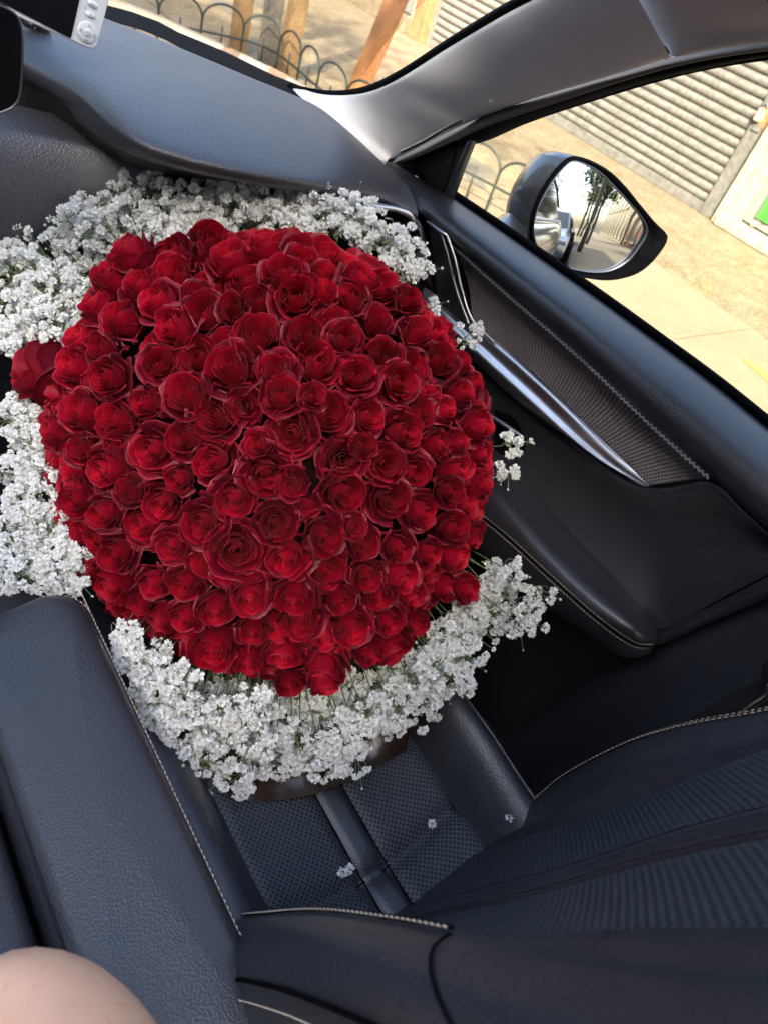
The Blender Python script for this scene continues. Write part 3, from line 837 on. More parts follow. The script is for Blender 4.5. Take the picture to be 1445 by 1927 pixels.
for k in (-.134, .134):
    tube("strip_seam", [V(xs + hw[i] * k, yc[i] + .0006, hz[i]) for i in range(len(hz))], .0006, M['seat_side'], seat, 50, 5)
    tube("strip_seam", [V(xs + .0174 * (1 if k > 0 else -1), y - .014 * math.exp(-((y - .13) / .12) ** 2), cush_z(y) - .001) for y in (.55, .45, .36, .27, .20, .13, .07, .02)], .0010, M['rubber'], seat, 40, 5)
rof = [.078, .066, .045, .030, .030, .028, .026, .024, .02]
def back_bolster(sgn):
    W = lambda i, k: xs + sgn * (hw[i] + k)
    prof = [(-.010, 'c', .000), (.002, 'c', .004), (.012, 'm', 0), (.026, 'b', -.010), (.044, 'b', .003), (.062, 'b', .006), (.078, 'b', -.002), (.088, 'b', -.022), (.094, 'b', -.06), (.096, 'b', -.14), (.09, 'b', -.30)]
    rails = []
    for dx, which, dy in prof:
        def fy(i):
            if which == 'c': return yc[i] + .008 + dy - (.006 if sgn > 0 else 0)
            if which == 'm': return (yc[i] + .008) * .6 + (yb[i] - ((rof[i]) if sgn > 0 else 0)) * .4
            return yb[i] + dy - (rof[i] if sgn > 0 else 0)
        rails.append([V(W(i, dx), fy(i), hz[i]) for i in range(len(hz))])
    o = loft("back_bolster", rails, M['seat'] if sgn > 0 else M['seat'], seat, nu=70, nv=50)
    return o, rails
oL, rL = back_bolster(-1)
oR, rR = back_bolster(1)
FW = V(0, .0012, .0004)
# seams on the near bolster: stitched cap edge, cross seam and lower seam
def on(r, z0, z1, n=12):
    A = np.array([tuple(p) for p in smooth_line(r, 200)])
    z = np.linspace(z0, z1, n)
    return [Vector((np.interp(q, A[:, 2], A[:, 0]), np.interp(q, A[:, 2], A[:, 1]), q)) for q in z]
cap = [p + V(0, .0016, 0) for p in on(rL[4], -.735, -.368)]
stitch("stitching", [p + V(0, .001, .001) for p in cap], M['thread'], oL, .0052, .0012, .00062, lift=V(0, .0007, .0005), slant=.10)
tube("cap_seam", [p + V(.003, .0002, 0) for p in cap], .0014, M['rubber'], oL, 50, 5)
low = [p + V(-.001, .001, 0) for p in on(rL[7], -.70, -.03)]
tube("side_seam", low, .0016, M['rubber'], oL, 60, 5)
lowst = [p + V(-.0014, .0005, 0) for p in on(rL[8], -.70, -.03)]
stitch("stitching", [a.lerp(b, .35) + V(-.0016, .001, 0) for a, b in zip(low, lowst)], M['thread'], oL, .0058, .0013, .0006, lift=V(-.0007, .0003, 0), slant=.10)
cross = [on(r, -.366 + .05 * k, -.36, 2)[0] for k, r in zip((0, .2, .6, 1.1, 1.7, 2.2), (rL[4], rL[5], rL[6], rL[7], rL[8], rL[9]))]
tube("cross_seam", [p + V(-.0004, .0006, 0) for p in cross], .0012, M['rubber'], oL, 30, 5)
# far bolster: double stitched edge
for dx, dy in ((-.004, 0), (.007, -.0015)):
    stitch("stitching", [p + V(dx, .0014 + dy, 0) for p in on(rR[5], -.72, -.05)], M['thread'], oR, .0050, .0013, .0006, lift=V(0, .0007, .0003), slant=.1)
tube("edge_seam", [p + V(.002, .0008, 0) for p in on(rR[5], -.72, -.05)], .0013, M['rubber'], oR, 60, 5)
# back shell closing the rear of the seat
shell = [[V(xs - hw[i] - .09, yb[i] - .28, hz[i]), V(xs, yc[i] - .16, hz[i]), V(xs + hw[i] + .09, yb[i] - .28, hz[i])] for i in range(len(hz))]
loft("back_shell", shell, M['plastic'], seat, nu=12, nv=16)
box("seat_base", V(xs, .25, -.95), .20, .28, .10, M['plastic'], seat, bevel=.02)

# ------------------------------------------------------------------ centre armrest
arm = thing("centre_armrest", V(CX, .25, -1.0), "padded charcoal leather centre armrest with stitched rim beside the seat", "armrest")
ztop = -.618
def lid(x0, x1, y0, y1, name, cornerR):
    # rounded-rectangle rings stepping in from the rim to the crowned top
    def ring(ins, z, n=16):
        pts = []
        r = max(.004, cornerR - ins)
        for cx, cy, a0 in ((x1 - cornerR, y1 - cornerR, 0), (x0 + .012, y1 - cornerR * .7, 90), (x0 + .012, y0 + .02, 180), (x1 - cornerR, y0 + cornerR, 270)):
            rr = r if cx > x0 + .02 else max(.002, .012 - ins)
            if cx <= x0 + .02: rr_y = rr
            for k in range(n):
                a = math.radians(a0 + 90 * k / (n - 1))
                pts.append(V(cx + rr * math.cos(a), cy + rr * math.sin(a), z))
        return pts
    steps = [(0.004, -.060), (.0, -.045), (-.0005, -.030), (.0, -.020), (.002, -.012), (.006, -.006), (.012, -.002), (.020, .0)]
    vs, n = [], 64
    rings = []
    for ins, dz in steps:
        rings.append(ring(ins, ztop + dz))
    ctr = V((x0 + x1) / 2, (y0 + y1) / 2, 0)
    last = rings[-1]
    for s in (.8, .55, .3, .08):
        rings.append([V(ctr.x + (p.x - ctr.x) * s, ctr.y + (p.y - ctr.y) * s, ztop + .004 * (1 - s * s)) for p in last])
    rows = [r + [r[0]] for r in rings]
    nu = len(rows[0])
    o = mesh(name, [p for r in rows for p in r], grid_faces(nu, len(rows)) + [tuple((len(rows) - 1) * nu + i for i in range(nu - 1))], M['leather'], arm)
    return o, rings
lidR, rg = lid(.0385, .163, .02, .487, "lid", .040)
lidL, _ = lid(-.094, .0335, .02, .487, "lid", .030)
# piping and stitch along the passenger-side rim
rimp = [p for p in rg[3][:16] if True]
side = [p for p in rg[3][48:64]] + [p for p in rg[3][0:16]]
sidep = side[2:] 
tube("piping", [p + V(.0012, 0, .0) for p in sidep], .0018, M['seat_side'], lidR, 70, 6)
side2 = (rg[4][48:64] + rg[4][0:16])[2:]
stitch("stitching", [p + V(.0012, 0, .0012) for p in side2], M['thread'], lidR, .0042, .0013, .0004, lift=V(.0004, 0, .0004), slant=.1)
v1, f1 = box_geo(V(.035, .30, -.83), .115, .55, .155)
mesh("console_body", v1, f1, M['plastic'], arm, smooth=False, bevel=.02)
box("lid_hinge_base", V(.035, .26, -.672), .110, .19, .008, M['rubber'], arm)

# ------------------------------------------------------------------ driver's elbow
def skin_body(name, joints, edges, label, mat):
    me = bpy.data.meshes.new(name)
    loc = Vector(joints[0][0])
    me.from_pydata([Vector(p) - loc for p, r in joints], edges, [])
    o = link(name, me, mat, None, loc)
    s = o.modifiers.new("skin", 'SKIN')
    for i, (p, r) in enumerate(joints):
        me.skin_vertices[0].data[i].radius = (r, r)
    me.skin_vertices[0].data[0].use_root = True
    s.use_smooth_shade = True
    u = o.modifiers.new("sub", 'SUBSURF'); u.levels = 3; u.render_levels = 3
    return o
el = V(.018, .115, -.535)
pj = [(V(-.33, -.28, -.18), .062), (V(-.22, -.17, -.33), .058), (V(-.10, -.05, -.455), .060), (V(-.035, .06, -.52), .066), (el, .066), (V(.022, .06, -.50), .058), (V(.0, -.06, -.36), .048), (V(-.02, -.12, -.22), .040)]
per = skin_body("person", pj, [(i, i + 1) for i in range(len(pj) - 1)], "", M['skin'])
props(per, "bare bent elbow of the driver resting on the centre armrest", "person")

# ------------------------------------------------------------------ car body outside the cabin
car = thing("car_body", V(CX, 1.2, -1.3), "grey bonnet, windscreen and outer side of the car around the cabin", "car body")
bon = []
for y, z0 in ((1.02, -.305), (1.20, -.318), (1.42, -.345), (1.8, -.392), (2.2, -.455), (2.5, -.56)):
    bon.append([V(CX + (x * .80), y + (0 if abs(x) > .9 else .20 * (1 - x * x) * (1 if y < 1.3 else .4)), z0 + .045 * (1 - x ** 2) - .05 * max(0, abs(x) - .93) / .07) for x in np.linspace(-1, 1, 24)])
grid_uv("bonnet", bon, M['paint_flake'], car, sub=1)
base = [V(-.72, .90, -.28), V(-.62, 1.06, -.272), V(-.3, 1.26, -.268), V(CX, 1.31, -.266), at(200, 6, z=-.268) + V(0, .03, 0), at(424, 94, z=-.268) + V(0, .03, 0), at(536, 148, z=-.268) + V(.02, .03, 0), at(640, 186, t=1.06) + V(.02, .01, 0)]
topw = [V(-.56, .52, .05), V(-.4, .60, .075), V(-.2, .64, .085), V(CX, .655, .09), V(.2, .645, .085), V(.36, .62, .075), V(.50, .58, .045), V(.585, .55, .01)]
loft("windscreen", [base, [a.lerp(b, .5) + V(0, .03, .02) for a, b in zip(base, topw)], topw], M['screenglass'], car, nu=30, nv=8)
# outer side: one long panel for front door, rear door and quarter, seen in the wing mirror
ss = [1.25, .95, .60, .16, -.4, -1.0, -1.7, -2.4, -2.9]
S = lambda x, z, bl=0: [V(x - (.10 if y < -2.3 else .03 if y < -1.6 else 0) - (.04 if y > 1.1 else 0), y, z) for y in ss]
loft("outer_side_panel", [S(.80, -.345), S(.845, -.36), S(.885, -.42), S(.905, -.52), S(.905, -.62), S(.93, -.72), S(.935, -.85), S(.915, -1.0), S(.87, -1.12)], M['paint'], car, nu=50, nv=30)
tube("belt_moulding", [V(.81, y, -.335) for y in (.55, .2, -.4, -1.0, -1.6)], .009, M['chrome'], car, 30, 8)
loft("rear_window", [[V(.79, .02, -.335), V(.79, -.6, -.33), V(.78, -1.5, -.31)], [V(.66, .02, .03), V(.65, -.6, .03), V(.66, -1.3, -.02)]], M['gloss'], car, nu=14, nv=6)
loft("rear_roof_rail", [[V(.70, .4, -.02), V(.665, .0, .035), V(.655, -.6, .04), V(.67, -1.4, -.02), V(.74, -1.9, -.22)], [V(.66, .4, .03), V(.60, .0, .10), V(.59, -.6, .105), V(.60, -1.4, .04), V(.66, -1.9, -.18)], [V(.5, .4, .08), V(.45, .0, .15), V(.45, -.6, .155), V(.45, -1.4, .09), V(.5, -1.9, -.14)]], M['paint'], car, nu=30, nv=8)

# ------------------------------------------------------------------ bouquet
bq_axis = (-FWD + RIGHT * .10 + DOWN * .10).normalized()
C0 = at(517, 864, t=.868)
e1 = (RIGHT - bq_axis * RIGHT.dot(bq_axis)).normalized()
e2 = bq_axis.cross(e1).normalized()
RW, RH = .280, .180
BQ = thing("rose_bouquet", C0 - bq_axis * .40, "huge domed bouquet of dark red roses ringed with white baby's breath", "bouquet")

# petal material: velvet red, paler rim, duller and bluer on the back of the petal
m, n, l, b = new_mat("rose_petal")
b.inputs["Roughness"].default_value = .47
b.inputs["Specular IOR Level"].default_value = .22
b.inputs["Sheen Weight"].default_value = .06
b.inputs["Sheen Roughness"].default_value = .35
b.inputs["Sheen Tint"].default_value = (1, .25, .35, 1)
uvn = n.new("ShaderNodeUVMap")
sep = n.new("ShaderNodeSeparateXYZ"); l.new(uvn.outputs[0], sep.inputs[0])
oi = n.new("ShaderNodeObjectInfo")
geo = n.new("ShaderNodeNewGeometry")
nz = n.new("ShaderNodeTexNoise"); nz.inputs["Scale"].default_value = 3.0; nz.inputs["Detail"].default_value = 5
tco = n.new("ShaderNodeTexCoord")
nz.inputs["Scale"].default_value = 2.2
l.new(tco.outputs["Object"], nz.inputs["Vector"])
ramp = n.new("ShaderNodeValToRGB")                 # heart petals are clear red, guard petals dull crimson
re_ = ramp.color_ramp.elements
re_[0].position = 0.0; re_[0].color = (.47, .0020, .018, 1)
re_[1].position = .94; re_[1].color = (.125, .0016, .012, 1)
for pos, c in ((.42, (.42, .0020, .018, 1)), (.62, (.28, .0018, .016, 1)), (.74, (.22, .0018, .013, 1))):
    q = re_.new(pos); q.color = c
l.new(sep.outputs["X"], ramp.inputs[0])
nmr = n.new("ShaderNodeMapRange"); nmr.inputs[1].default_value = .3; nmr.inputs[2].default_value = .7; nmr.inputs[3].default_value = .70; nmr.inputs[4].default_value = 1.15
l.new(nz.outputs["Fac"], nmr.inputs[0])
c1 = n.new("ShaderNodeMixRGB"); c1.blend_type = 'MULTIPLY'; c1.inputs[0].default_value = 1.0
l.new(ramp.outputs[0], c1.inputs[1]); l.new(nmr.outputs[0], c1.inputs[2])
c2 = n.new("ShaderNodeMixRGB"); c2.inputs[2].default_value = (.125, .002, .012, 1)
bf = n.new("ShaderNodeMath"); bf.operation = 'MULTIPLY'; bf.inputs[1].default_value = .35
inv = n.new("ShaderNodeMath"); inv.operation = 'SUBTRACT'; inv.inputs[0].default_value = 1.0
l.new(geo.outputs["Backfacing"], inv.inputs[1])
l.new(inv.outputs[0], bf.inputs[0])
l.new(bf.outputs[0], c2.inputs[0]); l.new(c1.outputs[0], c2.inputs[1])
rimr = n.new("ShaderNodeMapRange"); rimr.inputs[1].default_value = .958; rimr.inputs[2].default_value = 1.0
l.new(sep.outputs["Y"], rimr.inputs[0])
rs = n.new("ShaderNodeMath"); rs.operation = 'MULTIPLY'; rs.inputs[1].default_value = .6
l.new(rimr.outputs[0], rs.inputs[0])
c3 = n.new("ShaderNodeMixRGB"); c3.inputs[2].default_value = (.52, .05, .075, 1)
l.new(rs.outputs[0], c3.inputs[0]); l.new(c2.outputs[0], c3.inputs[1])
hs = n.new("ShaderNodeHueSaturation")
vr = n.new("ShaderNodeMapRange"); vr.inputs[3].default_value = .68; vr.inputs[4].default_value = 1.2
l.new(oi.outputs["Random"], vr.inputs[0]); l.new(vr.outputs[0], hs.inputs["Value"]); l.new(c3.outputs[0], hs.inputs["Color"])
l.new(hs.outputs[0], b.inputs["Base Color"])
bpn = n.new("ShaderNodeBump"); bpn.inputs["Strength"].default_value = .25; bpn.inputs["Distance"].default_value = .0006
l.new(nz.outputs["Fac"], bpn.inputs["Height"]); l.new(bpn.outputs[0], b.inputs["Normal"])
b.inputs["Subsurface Weight"].default_value = 0
# a little light passes through petals
outm = [q for q in n if q.type == 'OUTPUT_MATERIAL'][0]
tr = n.new("ShaderNodeBsdfTranslucent"); tr.inputs[0].default_value = (.55, .004, .012, 1)
mxs = n.new("ShaderNodeMixShader"); mxs.inputs[0].default_value = .10
l.new(b.outputs[0], mxs.inputs[1]); l.new(tr.outputs[0], mxs.inputs[2]); l.new(mxs.outputs[0], outm.inputs[0])
M['rose'] = m
M['leaf'] = pmat('rose_leaf', (.008, .003, .003), .95, spec=0, var=.3)  # near-black in place of leaf green, for shaded gaps
M['stem'] = pmat('sprig_stem', (.13, .17, .07), .6)
M['bud'] = pmat('sprig_bud', (.55, .58, .42), .6)
M['blossom'] = pmat('white_blossom', (.90, .90, .88), .75, spec=.2, var=.03, var_scale=60)
bn, bl_ = M['blossom'].node_tree.nodes, M['blossom'].node_tree.links
btr = bn.new("ShaderNodeBsdfTranslucent"); btr.inputs[0].default_value = (.88, .90, .84, 1)
bmx = bn.new("ShaderNodeMixShader"); bmx.inputs[0].default_value = .30
bl_.new(bn["Principled BSDF"].outputs[0], bmx.inputs[1]); bl_.new(btr.outputs[0], bmx.inputs[2])
bl_.new(bmx.outputs[0], [q for q in bn if q.type == 'OUTPUT_MATERIAL'][0].inputs[0])

def petal(rng, th, Rr, hwid, top, base_r, flare, curl, nu=9, nv=9, base=-1.75, belly=0.0, point=.0, order=0.0):
    vs, uv = [], []
    ph = [rng.uniform(0, 6.28) for _ in range(5)]
    amp = rng.uniform(.6, 1.4)
    asym = rng.uniform(-.12, .12)
    for j in range(nv):
        v = j / (nv - 1)
        v = v ** .85
        for i in range(nu):
            u = -1 + 2 * i / (nu - 1)
            wv = hwid * (.62 + .38 * math.sin(min(1, v * 1.15) * math.pi / 2))
            if v > .8: wv *= 1 - .10 * ((v - .8) / .2) ** 2
            a = th + u * wv + asym * v
            h = base + (top - base) * v
            edge = abs(u) ** 2.6
            h -= edge * (.10 + .34 * Rr ** 1.5) * v ** 2 * (1 + .3 * math.sin(ph[0]))
            h += point * (1 - abs(u)) ** 2 * v ** 6
            Rb = Rr + belly
            r = base_r + (Rb - base_r) * math.sin(min(1, v * 1.25) * math.pi / 2) ** .85
            if belly: r -= belly * max(0, (v - .62) / .38) ** 1.6
            f = max(0, (v - .62) / .38)
            r += flare * f ** 2.2 * (1 - .25 * edge)
            h -= curl * f ** 3.0
            r += .055 * u * (1 if Rr > .2 else .5)
            rip = v ** 5 * amp
            r += rip * (.022 * math.sin(5 * u + ph[1]) + .014 * math.sin(11 * u + ph[2])) * (.4 + Rr)
            h += rip * (.026 * math.sin(4 * u + ph[3]) + .018 * math.sin(9 * u + ph[4])) * (.4 + Rr)
            # side edges of the outer petals roll back
            if Rr > .75:
                r += .10 * max(0, abs(u) - .6) / .4 * v ** 2 * rng_curl
            vs.append((r * math.cos(a), r * math.sin(a), h)); uv.append((order / 1.4 + .02 * u, v))
    return vs, grid_faces(nu, nv), uv

def mesh_from(parts, name):
    vs, fs, uvs = [], [], []
    for v, f, u in parts:
        o = len(vs); vs += v; uvs += u
        fs += [tuple(i + o for i in q) for q in f]
    me = bpy.data.meshes.new(name)
    me.from_pydata(vs, [], fs)
    lay = me.uv_layers.new(name="UVMap")
    idx = np.zeros(len(me.loops), int); me.loops.foreach_get("vertex_index", idx)
    lay.data.foreach_set("uv", np.array(uvs, float)[idx].ravel())
    me.polygons.foreach_set("use_smooth", [True] * len(me.polygons))
    me.materials.append(M['rose'])
    return me

rng_curl = 1.0
def rose_variant(seed):
    global rng_curl
    rng = random.Random(seed)
    op = rng.uniform(.62, 1.0)          # how far it has opened
    inner = []
    n = rng.randint(14, 18)
    th = rng.uniform(0, 6.28)
    dip = rng.uniform(-.06, .22)          # bud-like heart or slightly hollow one
    shut = rng.uniform(.03, .15)
    sx = rng.uniform(.9, 1.1)
    for i in range(n):
        t = i / (n - 1)
        th += 2.39996 + rng.uniform(-.25, .25)
        Rr = .05 + .88 * t ** (1.0 / op) * rng.uniform(.95, 1.05)
        hwid = 1.55 - .62 * t
        top = -dip + (dip + .02) * math.sin(min(1., t * 1.25) * math.pi / 2) + .05 - .20 * max(0, t - .72) / .28 + rng.uniform(-.05, .05)
        flare = .035 + .11 * t ** 2.5 * op
        curl = .02 + .14 * max(0, t - .5) * 2 * op
        rng_curl = rng.uniform(.3, 1.2)
        inner.append(petal(rng, th, Rr, hwid, top, .10 + .25 * t, flare, curl, belly=shut * max(0, 1 - t / .8) ** .6 if t < .8 else 0, point=.05 * t, order=t))
    outer = []
    for k in range(5):
        th += 2 * math.pi / 5 * 2 + rng.uniform(-.25, .25)
        Rr = rng.uniform(.98, 1.10)
        top = rng.uniform(-.75, -.28)
        rng_curl = rng.uniform(.6, 1.6)
        outer.append(petal(rng, th, Rr, rng.uniform(.72, .92), top, .34, rng.uniform(.10, .36), rng.uniform(.04, .30), nu=11, nv=11, point=.14, order=1.32))
    return inner, outer
variants = []
for sd in range(16):
    inn, out_ = rose_variant(100 + sd)
    full = mesh_from(inn + out_, "rose_full")
    heart = mesh_from(inn, "rose_heart")
    pets = [mesh_from([p], "rose_petal") for p in out_]
    variants.append((full, heart, pets))

# roses one can pick out: place in the picture and width of the bloom, each set on the dome
RL = """235 462 92;206 511 82;262 532 78;322 506 100;317 470 70;174 560 84;220 591 75;293 565 74;320 615 80;135 620 84;123 684 80;182 652 62;198 710 74;269 642 54;298 681 66;140 768 86;199 778 82;250 758 62;88 806 60;
426 465 90;404 438 74;499 443 108;460 504 72;533 511 76;569 458 62;572 484 66;619 467 88;612 506 62;370 579 86;365 538 62;436 574 54;477 550 66;559 553 86;486 618 90;574 627 76;608 540 58;627 588 62;365 664 76;431 688 100;518 691 68;603 679 96;532 738 73;348 738 86;396 782 94;460 763 68;625 780 92;
692 512 76;653 543 62;731 531 70;716 591 64;649 634 68;772 563 50;803 589 50;794 618 66;719 662 76;671 703 72;784 687 70;754 719 72;840 618 56;833 673 70;883 671 56;803 768 67;853 765 58;876 735 56;908 714 52;704 788 67;911 798 66;
147 842 58;186 888 90;275 850 79;338 823 72;390 870 86;125 949 72;190 968 66;297 956 86;165 1022 66;215 1045 76;322 1028 62;382 985 86;192 1116 94;285 1102 64;338 1108 72;546 816 82;505 897 96;645 862 86;657 934 81;438 942 76;550 913 54;521 985 79;614 1010 81;689 1024 66;446 1035 96;535 1058 88;623 1083 86;695 1093 68;471 1125 76;553 1130 81;405 1155 70;770 813 81;724 874 73;787 896 71;735 942 81;808 971 71;845 835 66;872 830 48;874 886 66;848 925 62;896 951 62;857 993 62;923 905 56;758 1038 62;865 1050 70;766 1094 76;850 1111 62;906 1026 60;717 1138 66;644 1138 66;785 1132 62;886 1112 56;924 857 52;339 1170 66;397 1233 104;292 1178 70;472 1204 62;465 1265 66;564 1170 84;615 1211 73;665 1187 86;741 1226 86;530 1245 81;607 1270 81;789 1187 58;736 1177 58;617 1303 62;547 1297 58;700 1232 58;255 1150 60;420 1085 60;330 905 55;240 920 60;590 745 50;480 835 54;300 745 60;690 838 50;580 960 45;820 1050 55;670 990 48"""
placed = []       # (centre, direction, radius)
ellM = Matrix((e1, e2, bq_axis))          # world -> dome axes
def dome_hit(d):
    o = ellM @ (-C0); q = ellM @ d
    S = Vector((1 / RW, 1 / RW, 1 / RH))
    o = Vector((o[i] * S[i] for i in range(3))); q = Vector((q[i] * S[i] for i in range(3)))
    A = q.dot(q); B = 2 * o.dot(q); Cc = o.dot(o) - 1
    D = B * B - 4 * A * Cc
    t = (-B - math.sqrt(D)) / (2 * A) if D > 0 else -B / (2 * A)
    return d * t, D > 0
def dome_normal(p):
    q = ellM @ (p - C0)
    g = Vector((q.x / RW ** 2, q.y / RW ** 2, q.z / RH ** 2))
    return (e1 * g.x + e2 * g.y + bq_axis * g.z).normalized()
rr = random.Random(3)
for s in RL.replace("\n", "").split(";"):
    if not s.strip(): continue
    u, v, dpx = map(float, s.split())
    p, ok = dome_hit(ray(u, v))
    if not ok: p = p * .955
    nn_ = dome_normal(p)
    t = p.dot(FWD)
    r = dpx / 2 * t / FPX * .98
    jit = Vector((rr.gauss(0, .17), rr.gauss(0, .17), rr.gauss(0, .17)))
    nn_ = (nn_ + jit + bq_axis * .28).normalized()
    big = max(0, (dpx - 60) / 40)
    placed.append((p + nn_ * (rr.uniform(-.010, .008) + .004 * big), nn_, r, True))
# the rest of the dome, wherever no rose stands yet
gold = math.pi * (3 - math.sqrt(5))
for i in range(1500):
    cz = 1 - i / 1500 * 1.22
    rad = math.sqrt(max(0, 1 - cz * cz))
    a = i * gold
    p = C0 + e1 * RW * rad * math.cos(a) + e2 * RW * rad * math.sin(a) + bq_axis * RH * cz
    nn_ = dome_normal(p)
    if all((p - q[0]).length > .0295 + .25 * (q[2] - .025) for q in placed):
        jit = Vector((rr.gauss(0, .14), rr.gauss(0, .14), rr.gauss(0, .14)))
        placed.append((p - nn_ * rr.uniform(.010, .024), (nn_ + jit).normalized(), rr.uniform(.020, .026), False))
# one rose leaning out of the dome towards the console
lone_d = (-RIGHT * .86 - FWD * .48 - DOWN * .05).normalized()
placed.append((at(26, 692, t=.80), lone_d, .036, True))
placed.append((at(60, 700, t=.84), (-RIGHT * .75 - FWD * .6).normalized(), .028, True))

def visible_score(c, d, r):
    w = c.dot(FWD)
    return max(0, d.dot((-c).normalized()) + .25) * r / w
order = sorted(range(len(placed)), key=lambda i: -visible_score(*placed[i][:3]))
rank = {i: k for k, i in enumerate(order)}
n_petal = 0
bq_loc = wpos(BQ)
for i, (c, d, r, listed) in enumerate(placed):
    full, heart, pets = variants[(i * 7 + i // 10) % len(variants)]
    q = d.to_track_quat('Z', 'Y') @ Quaternion((0, 0, 1), rr.uniform(0, 6.28))
    single = rank[i] < 60
    o = bpy.data.objects.new("rose", heart if single else full)
    COL.objects.link(o); o.parent = BQ
    o.location = c + UP - bq_loc
    o.rotation_mode = 'QUATERNION'; o.rotation_quaternion = q
    s_ = r * 1.0
    o.scale = (s_ * rr.uniform(.93, 1.07), s_ * rr.uniform(.93, 1.07), s_ * rr.uniform(.95, 1.15))
    if single:
        for pm in pets:
            k = bpy.data.objects.new("petal", pm); COL.objects.link(k); k.parent = o
print("roses", len(placed))

# leaf mass blackened to paint the shade between blooms, wrapping paper behind
def ell_shell(f, th0, th1, name, mat, nth=18, nph=48, wob=.0):
    rows = []
    for j in range(nth):
        th = th0 + (th1 - th0) * j / (nth - 1)
        r = []
        for k in range(nph + 1):
            a = 2 * math.pi * (k % nph) / nph
            w = 1 + wob * math.sin(7 * a + 3 * th) * math.sin(th)
            r.append(C0 + e1 * RW * f * w * math.sin(th) * math.cos(a) + e2 * RW * f * w * math.sin(th) * math.sin(a) + bq_axis * RH * f * math.cos(th))
        rows.append(r)
    return grid_uv(name, rows, mat, BQ)
ell_shell(.80, 0.001, 1.9, "shaded_leaf_bed", M['leaf'], wob=.02)
rows = []
for j in range(14):
    s = j / 13
    rad = .205 * (1 - s) ** .9 + .045 + .02 * s
    r = []
    for k in range(73):
        a = 2 * math.pi * (k % 72) / 72
        pl_ = 1 + .05 * math.sin(18 * a) * (1 - .5 * s) + .03 * math.sin(5 * a + 1)
        r.append(C0 - bq_axis * (.02 + .40 * s) + (e1 * math.cos(a) + e2 * math.sin(a)) * rad * pl_)
    rows.append(r)
grid_uv("wrapping_paper", rows, M['wrap'], BQ)
# flap of the dark wrap lying on the cushion under the lower flowers
fi = [at(400, 1400, t=.80), at(480, 1390, t=.83), at(580, 1370, t=.855), at(690, 1340, t=.865), at(780, 1300, t=.86)]
fo = [at(430, 1500, z=-.772), at(505, 1508, z=-.778), at(600, 1492, z=-.778), at(692, 1452, z=-.775), at(765, 1412, z=-.768)]
fm = [a.lerp(b2, .5) + V(0, 0, .006 * (-1) ** k) for k, (a, b2) in enumerate(zip(fi, fo))]
loft("wrapping_flap", [fi, fm, fo], M['wrap'], BQ, nu=40, nv=10)

# ------------------------------------------------------------------ baby's breath
def blossom_geo(seed, petals=34):
    rng = random.Random(seed)
    vs, fs = [], []
    for k in range(petals):
        z = 1 - 1.45 * (k + .5) / petals
        a = k * gold + rng.uniform(-.3, .3)
        rad = math.sqrt(max(0, 1 - z * z))
        d = Vector((rad * math.cos(a), rad * math.sin(a), z * .9))
        t1 = d.orthogonal().normalized(); t1 = Quaternion(d, rng.uniform(0, 6.28)) @ t1
        t2 = d.cross(t1)
        w = rng.uniform(.22, .34); L = rng.uniform(.82, 1.10)
        c = d * .30
        tip = d * L + t1 * rng.uniform(-.22, .22)
        o = len(vs)
        vs += [c, c * .5 + tip * .5 + t2 * w + t1 * .10, tip + t2 * w * .55, tip - t2 * w * .55, c * .5 + tip * .5 - t2 * w + t1 * .10]
        fs += [(o, o + 1, o + 2, o + 3, o + 4)]
    return vs, fs
blg = [blossom_geo(s, 34) for s in range(4)]
blm = []
for v, f in blg:
    me = bpy.data.meshes.new("blossom"); me.from_pydata(v, [], f); me.materials.append(M['blossom'])
    me.polygons.foreach_set("use_smooth", [False] * len(me.polygons))
    blm.append(me)
budg = blossom_geo(9, 7)

